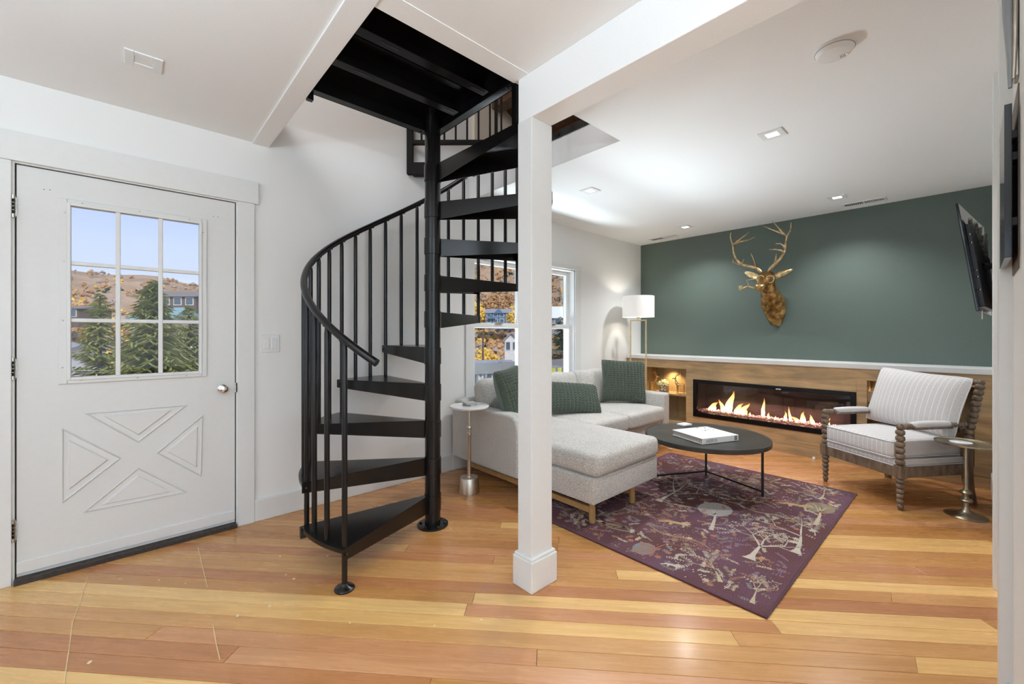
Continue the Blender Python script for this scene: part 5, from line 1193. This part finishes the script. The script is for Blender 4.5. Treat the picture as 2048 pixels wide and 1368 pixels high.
# leafy tree models
def leafy(mat, h, w_):
    c = MB(); blobs(c, (0, 0, h * .62), h * .36, 120, .24)
    for v in c.v: v.x *= w_; v.y *= w_
    t = MB().tube([(0, 0, 0), (.05, .02, h * .3), (0, 0, h * .6)], [h * .022, h * .018, h * .008], 7); return c, t
PROTO = {}
def put_tree(kind, px, py, r_, h, label, group=None):
    d = ray(px, py); d2 = Vector((d.x, d.y)); L = d2.length; x_, y_ = d.x / L * r_, d.y / L * r_; zt = CAMH + d.z / L * r_     # py = top of the crown
    t = thing(kind, label, 'tree', (x_, y_, zt - h), re_.uniform(0, 6), group); key = kind
    mat = {'golden_tree': 'leaf_gold', 'rust_tree': 'leaf_rust', 'lime_tree': 'leaf_lime'}[kind]
    if key not in PROTO: c, tr = leafy(mat, 6.0, .9); PROTO[key] = (c.build('crown', MATS[mat], t, world=False), tr.build('trunk', MATS['bark'], t, world=False))
    else:
        for o in PROTO[key]: q = o.copy(); COL.objects.link(q); q.parent = t; q.name = o.name.split('.')[0]
    t.scale = (h / 6.0,) * 3
for (px, py, r_, h) in ((957, 608, 112, 8), (951, 600, 118, 8), (968, 614, 108, 6), (1030, 602, 110, 9), (1026, 617, 90, 5)): put_tree('golden_tree', px, py, r_, h, 'bright golden tree flanking the blue house', 'golden trees by the blue house')
for (px, py, r_, h) in ((975, 592, 135, 7), (990, 585, 140, 7), (1005, 590, 138, 7), (1020, 582, 142, 8), (985, 605, 126, 6), (1012, 604, 128, 6), (1000, 596, 132, 6)): put_tree('rust_tree', px, py, r_, h, 'rust coloured tree on the slope above the blue house', 'rust trees above the blue house')
for (px, py, r_, h) in ((968, 692, 58, 4), (980, 700, 52, 4), (955, 705, 50, 3.5)): put_tree('golden_tree', px, py, r_, h, 'golden bush below the utility pole', 'golden bushes below the utility pole')
put_tree('lime_tree', 1113, 690, 14, 4.2, 'yellow-green bush right below the far window')
put_tree('lime_tree', 1130, 708, 19, 4.4, 'yellow-green low bush half behind the window stile')
# conifers
def spruce_mesh(h, w_, whorls, nb, seed, dens=1.0):
    rn = random.Random(seed); m = MB(); tr = MB().tube([(0, 0, 0), (0, 0, h * .6), (0, 0, h)], [h * .016, h * .009, h * .002], 8)
    for i in range(whorls):
        t = i / (whorls - 1); z_ = h * (.06 + .94 * t ** .95); L = w_ * (1 - t) ** .85 * rn.uniform(.85, 1.12) + .02 * h * .3; k = max(4, int(nb * (1 - t * .45)))
        for b in range(k):
            a = 2 * pi * (b + rn.random() * .7) / k + i * 1.1; droop = lerp(.45, -.55, t) + rn.uniform(-.12, .12); d = Vector((cos(a), sin(a), 0)); Lb = L * rn.uniform(.75, 1.1); p0 = Vector((0, 0, z_ + rn.uniform(-.5, .5) * h / whorls))
            ns = max(4, int(9 * dens * (.4 + .6 * (1 - t))))
            for j in range(ns):
                f = (j + .5) / ns; p = p0 + d * Lb * f - UP * droop * Lb * f * (1.15 - .45 * f)
                for s_ in (-1, 1):
                    aa = a + s_ * rn.uniform(.5, .95); e = Vector((cos(aa), sin(aa), -.25 + rn.uniform(-.15, .25))); ll = Lb * .34 * (1.15 - f) + .06 * w_; wd = e.cross(UP).normalized() * ll * .26
                    q = p + e * ll; m._add([p - wd * .4, p + wd * .4, q + wd * .25 - UP * ll * .12, q - wd * .25 - UP * ll * .12], [(0, 1, 2, 3)])
                    up_ = UP * ll * .12; m._add([p + up_, p - up_, q - up_ * 1.8], [(0, 1, 2)])
            tip = p0 + d * Lb * 1.05 - UP * droop * Lb * .75; sd = Vector((-d.y, d.x, 0)) * Lb * .06; m._add([p0 + d * Lb * .7 - UP * droop * Lb * .6 + sd, p0 + d * Lb * .7 - UP * droop * Lb * .6 - sd, tip], [(0, 1, 2)])
    return m, tr
def put_spruce(px, py, D, h, w_, label, seed, mat='needle_green', whorls=34, nb=11):
    d = pD(px, py, D); t = thing('spruce_tree', label, 'tree', (d.x, d.y, d.z - h), re_.uniform(0, 6)); m, tr = spruce_mesh(h, w_, whorls, nb, seed)
    m.build('needles', MATS[mat], t, world=False)['kind'] = 'stuff'; tr.build('trunk', MATS['bark'], t, world=False)
put_spruce(200, 588, 17.5, 11.0, 2.75, 'sparse green spruce seen through the hinge side of the door window', 5, whorls=36, nb=12)
put_spruce(305, 568, 12.0, 9.0, 2.7, 'dense green spruce seen through the middle panes of the door window', 6, whorls=48, nb=18)
put_spruce(378, 612, 22.0, 11.0, 3.2, 'shorter green spruce behind the lock side of the door window', 8, whorls=38, nb=14)
put_spruce(1122, 640, 17.0, 8.0, 2.2, 'dark fir filling the lower sash of the far window', 9, 'needle_dark', 36, 13)
put_spruce(1138, 610, 24.0, 8.0, 1.2, 'slim dark fir beside the white-roofed house', 12, 'needle_dark', 28, 10)
def far_conifer(px, py, r_, h, label, group):
    d = ray(px, py); L = Vector((d.x, d.y)).length; t = thing('fir_tree', label, 'tree', (d.x / L * r_, d.y / L * r_, CAMH + d.z / L * r_ - h), re_.uniform(0, 6), group)
    if 'fir' not in PROTO: m, tr = spruce_mesh(8, 1.7, 16, 8, 31, .7); PROTO['fir'] = (m.build('needles', MATS['needle_dark'], t, world=False), tr.build('trunk', MATS['bark'], t, world=False)); PROTO['fir'][0]['kind'] = 'stuff'
    else:
        for o in PROTO['fir']: q = o.copy(); COL.objects.link(q); q.parent = t
    t.scale = (h / 8,) * 3
far_conifer(1121, 576, 150, 7.5, 'dark fir standing alone on the orange slope above the white roof', None); far_conifer(1122, 548, 185, 6, 'small dark fir high on the bare slope', None)
far_conifer(1129, 579, 152, 3.5, 'small fir beside the lone dark fir on the slope', None)
for (px, py, r_, h) in ((1000, 553, 170, 4), (997, 608, 125, 5), (1016, 606, 125, 5), (966, 616, 113, 5.5)): far_conifer(px, py, r_, h, 'small dark fir around the blue house', 'firs near the blue house')
# houses
simple('siding_blue', (.10, .20, .32), .8, nscale=2, var=.1); simple('siding_white', (.72, .72, .70), .8, nscale=2, var=.06); simple('siding_grey', (.33, .32, .31), .8, nscale=2, var=.1); simple('siding_brown', (.15, .11, .085), .8, nscale=2, var=.15)
simple('roof_grey', (.30, .29, .30), .8, nscale=3, var=.15); simple('roof_snow', (.86, .88, .90), .7); simple('roof_teal', (.22, .34, .33), .7); simple('roof_brown', (.22, .18, .15), .8, nscale=3, var=.1); simple('house_glass', (.10, .13, .17), .1); simple('siding_pale', (.50, .58, .63), .8)
def house(px, py, D, w_, dp, h, rf, wall, roof, label, cols=3, rows=1, gable=False, name='house'):
    # px,py: middle of the wall foot
    p = pD(px, py, D); a = PHI - pi / 2
    t = thing(name, label, 'house', tuple(p), a + re_.uniform(-.12, .12) * (0 if gable else 1))
    MB().box(-w_ / 2, w_ / 2, -dp / 2, dp / 2, -1.2, h).build('wall', MATS[wall], t, world=False)
    ov = .35
    if gable: pr_ = [(-w_ / 2 - ov, h - ov * rf / (w_ / 2)), (0, h + rf), (w_ / 2 + ov, h - ov * rf / (w_ / 2)), (w_ / 2 + ov, h - ov * rf / (w_ / 2) + .2), (0, h + rf + .22), (-w_ / 2 - ov, h - ov * rf / (w_ / 2) + .2)]
    if gable:
        MB().prism([(-w_ / 2, h), (w_ / 2, h), (0, h + rf)], -dp / 2, dp / 2, Matrix(((1, 0, 0, 0), (0, 0, -1, 0), (0, 1, 0, 0), (0, 0, 0, 1)))).build('gable', MATS[wall], t, world=False)
        for s_ in (-1, 1): q = [(0, h + rf + .02), (s_ * (w_ / 2 + ov), h - ov * rf / (w_ / 2)), (s_ * (w_ / 2 + ov), h - ov * rf / (w_ / 2) + .2), (0, h + rf + .24)]; MB().prism(q, -dp / 2 - ov, dp / 2 + ov, Matrix(((1, 0, 0, 0), (0, 0, -1, 0), (0, 1, 0, 0), (0, 0, 0, 1)))).build('roof', MATS[roof], t, world=False)
    else:
        MB().prism([(-dp / 2 - ov, h - .1), (dp / 2 + ov, h - .1), (0, h + rf)], -w_ / 2 - ov, w_ / 2 + ov, Matrix(((0, 0, 1, 0), (1, 0, 0, 0), (0, 1, 0, 0), (0, 0, 0, 1)))).build('roof', MATS[roof], t, world=False)
    for r_ in range(rows):
        for c_ in range(cols):
            xc = w_ * ((c_ + .5) / cols - .5); zc = h * ((r_ + .55) / rows); ww, wh = min(.62, w_ / cols * .28), min(.62, h / rows * .28)
            o = MB().box(xc - ww - .1, xc + ww + .1, -dp / 2 - .07, -dp / 2, zc - wh - .1, zc + wh + .1).build('window_frame', MATS['siding_white'], t, world=False); MB().box(xc - ww, xc + ww, -dp / 2 - .10, -dp / 2 - .06, zc - wh, zc + wh).build('pane', MATS['house_glass'], o, world=False)
    return t
hb_ = house(999, 648, 100, 6.0, 5, 2.6, 1.0, 'siding_blue', 'roof_grey', 'blue two-storey house with grey roof on the autumn slope', 4, 2)
MB().prism([(-1.1, 2.4), (1.1, 2.4), (0, 3.6)], -2.9, -2.4, Matrix(((1, 0, 0, 0), (0, 0, -1, -5.3), (0, 1, 0, 0), (0, 0, 0, 1)))).build('dormer', MATS['siding_blue'], hb_, world=False)
MB().prism([(-2.6, 1.1), (-.8, 1.1), (-1.7, 2.0)], -3.2, -2.4, Matrix(((1, 0, 0, 0), (0, 0, -1, -5.6), (0, 1, 0, 0), (0, 0, 0, 1)))).build('porch_gable', MATS['siding_blue'], hb_, world=False)
house(1023, 706, 60, 1.9, 2.5, 1.9, .9, 'siding_white', 'roof_grey', 'small white gabled house on the slope below the blue house', 2, 1, True)
house(1112, 655, 62, 4.2, 4, 1.4, 1.7, 'siding_grey', 'roof_snow', 'grey house with bright white metal roof beyond the far window', 3, 1)
house(372, 640, 60, 6.5, 5, 3.2, .9, 'siding_brown', 'roof_brown', 'dark brown hillside house seen through the lock side of the door', 4, 2)
house(335, 668, 46, 4.4, 4, 1.6, 1.3, 'siding_grey', 'roof_teal', 'grey house with teal metal roof behind the spruces', 2, 1)
house(385, 722, 34, 3.2, 3, 2.3, .7, 'siding_white', 'roof_brown', 'pale house with white porch windows beside the short spruce', 3, 2)
house(160, 640, 70, 6, 5, 1.8, .5, 'siding_brown', 'roof_brown', 'long low dark-roofed house on the slope behind the sparse spruce', 3, 1)
house(152, 716, 30, 1.4, 3, .8, .3, 'siding_white', 'roof_grey', 'white building showing low behind the sparse spruce', 2, 1)
house(960, 790, 24, 3.0, 3, 1.6, .4, 'siding_pale', 'roof_grey', 'pale blue house just below the deck railing', 4, 1)
# utility pole and wires
q = pD(966, 662, 46); up_ = thing('utility_pole', 'wooden utility pole on the slope below the houses', 'utility pole', (q.x, q.y, q.z - 7)); MB().tube([(0, 0, 0), (0, 0, 7)], [.13, .09], 8).build('mast', MATS['bark'], up_, world=False); MB().box(-.7, .7, -.06, .06, 6.4, 6.52).build('crossarm', MATS['bark'], up_, world=False)
simple('wire', (.35, .35, .36), .5)
for k, (pa, pb) in enumerate((((-60, 742, 16), (1400, 700, 22)), ((-60, 746, 16), (1400, 706, 22)), ((-60, 752, 16), (1400, 712, 22)))):
    a_, b_ = pD(*pa), pD(*pb); o = MB().tube([a_.lerp(b_, i / 20) - UP * (.35 * sin(pi * i / 20)) for i in range(21)], .016, 5).build('power_line', MATS['wire']); tag(o, 'thin power line sagging across the view below the windows', 'power line', 'power lines outside')
# deck with white railing
dk = thing('deck', 'grey outdoor deck of boards along the window wall', 'deck', (2, 4, -.1)); simple('deck_grey', (.38, .37, .36), .8, nscale=6, var=.1)
for k in range(10): MB().box(-3.0, 6.0, 3.33 + k * .14, 3.33 + k * .14 + .134, -.13, -.09).build('board', MATS['deck_grey'], dk)
simple('rail_white', (.52, .53, .54), .6)
rl = thing('deck_railing', 'white wooden deck railing outside the door and windows', 'railing', (2, 4.62, -.09))
MB().box(-3.0, 6.0, 4.58, 4.66, .665, .80).build('top_rail', MATS['rail_white'], rl, bevel=.004); MB().box(-3.0, 6.0, 4.60, 4.64, .0, .06).build('bottom_rail', MATS['rail_white'], rl)
for k in range(6): MB().box(-2.9 + k * 1.72, -2.81 + k * 1.72, 4.575, 4.665, -.09, .82).build('post', MATS['rail_white'], rl, bevel=.004)
for k in range(58): MB().box(-2.75 + k * .15, -2.725 + k * .15, 4.607, 4.633, .06, .665).build('picket', MATS['rail_white'], rl)
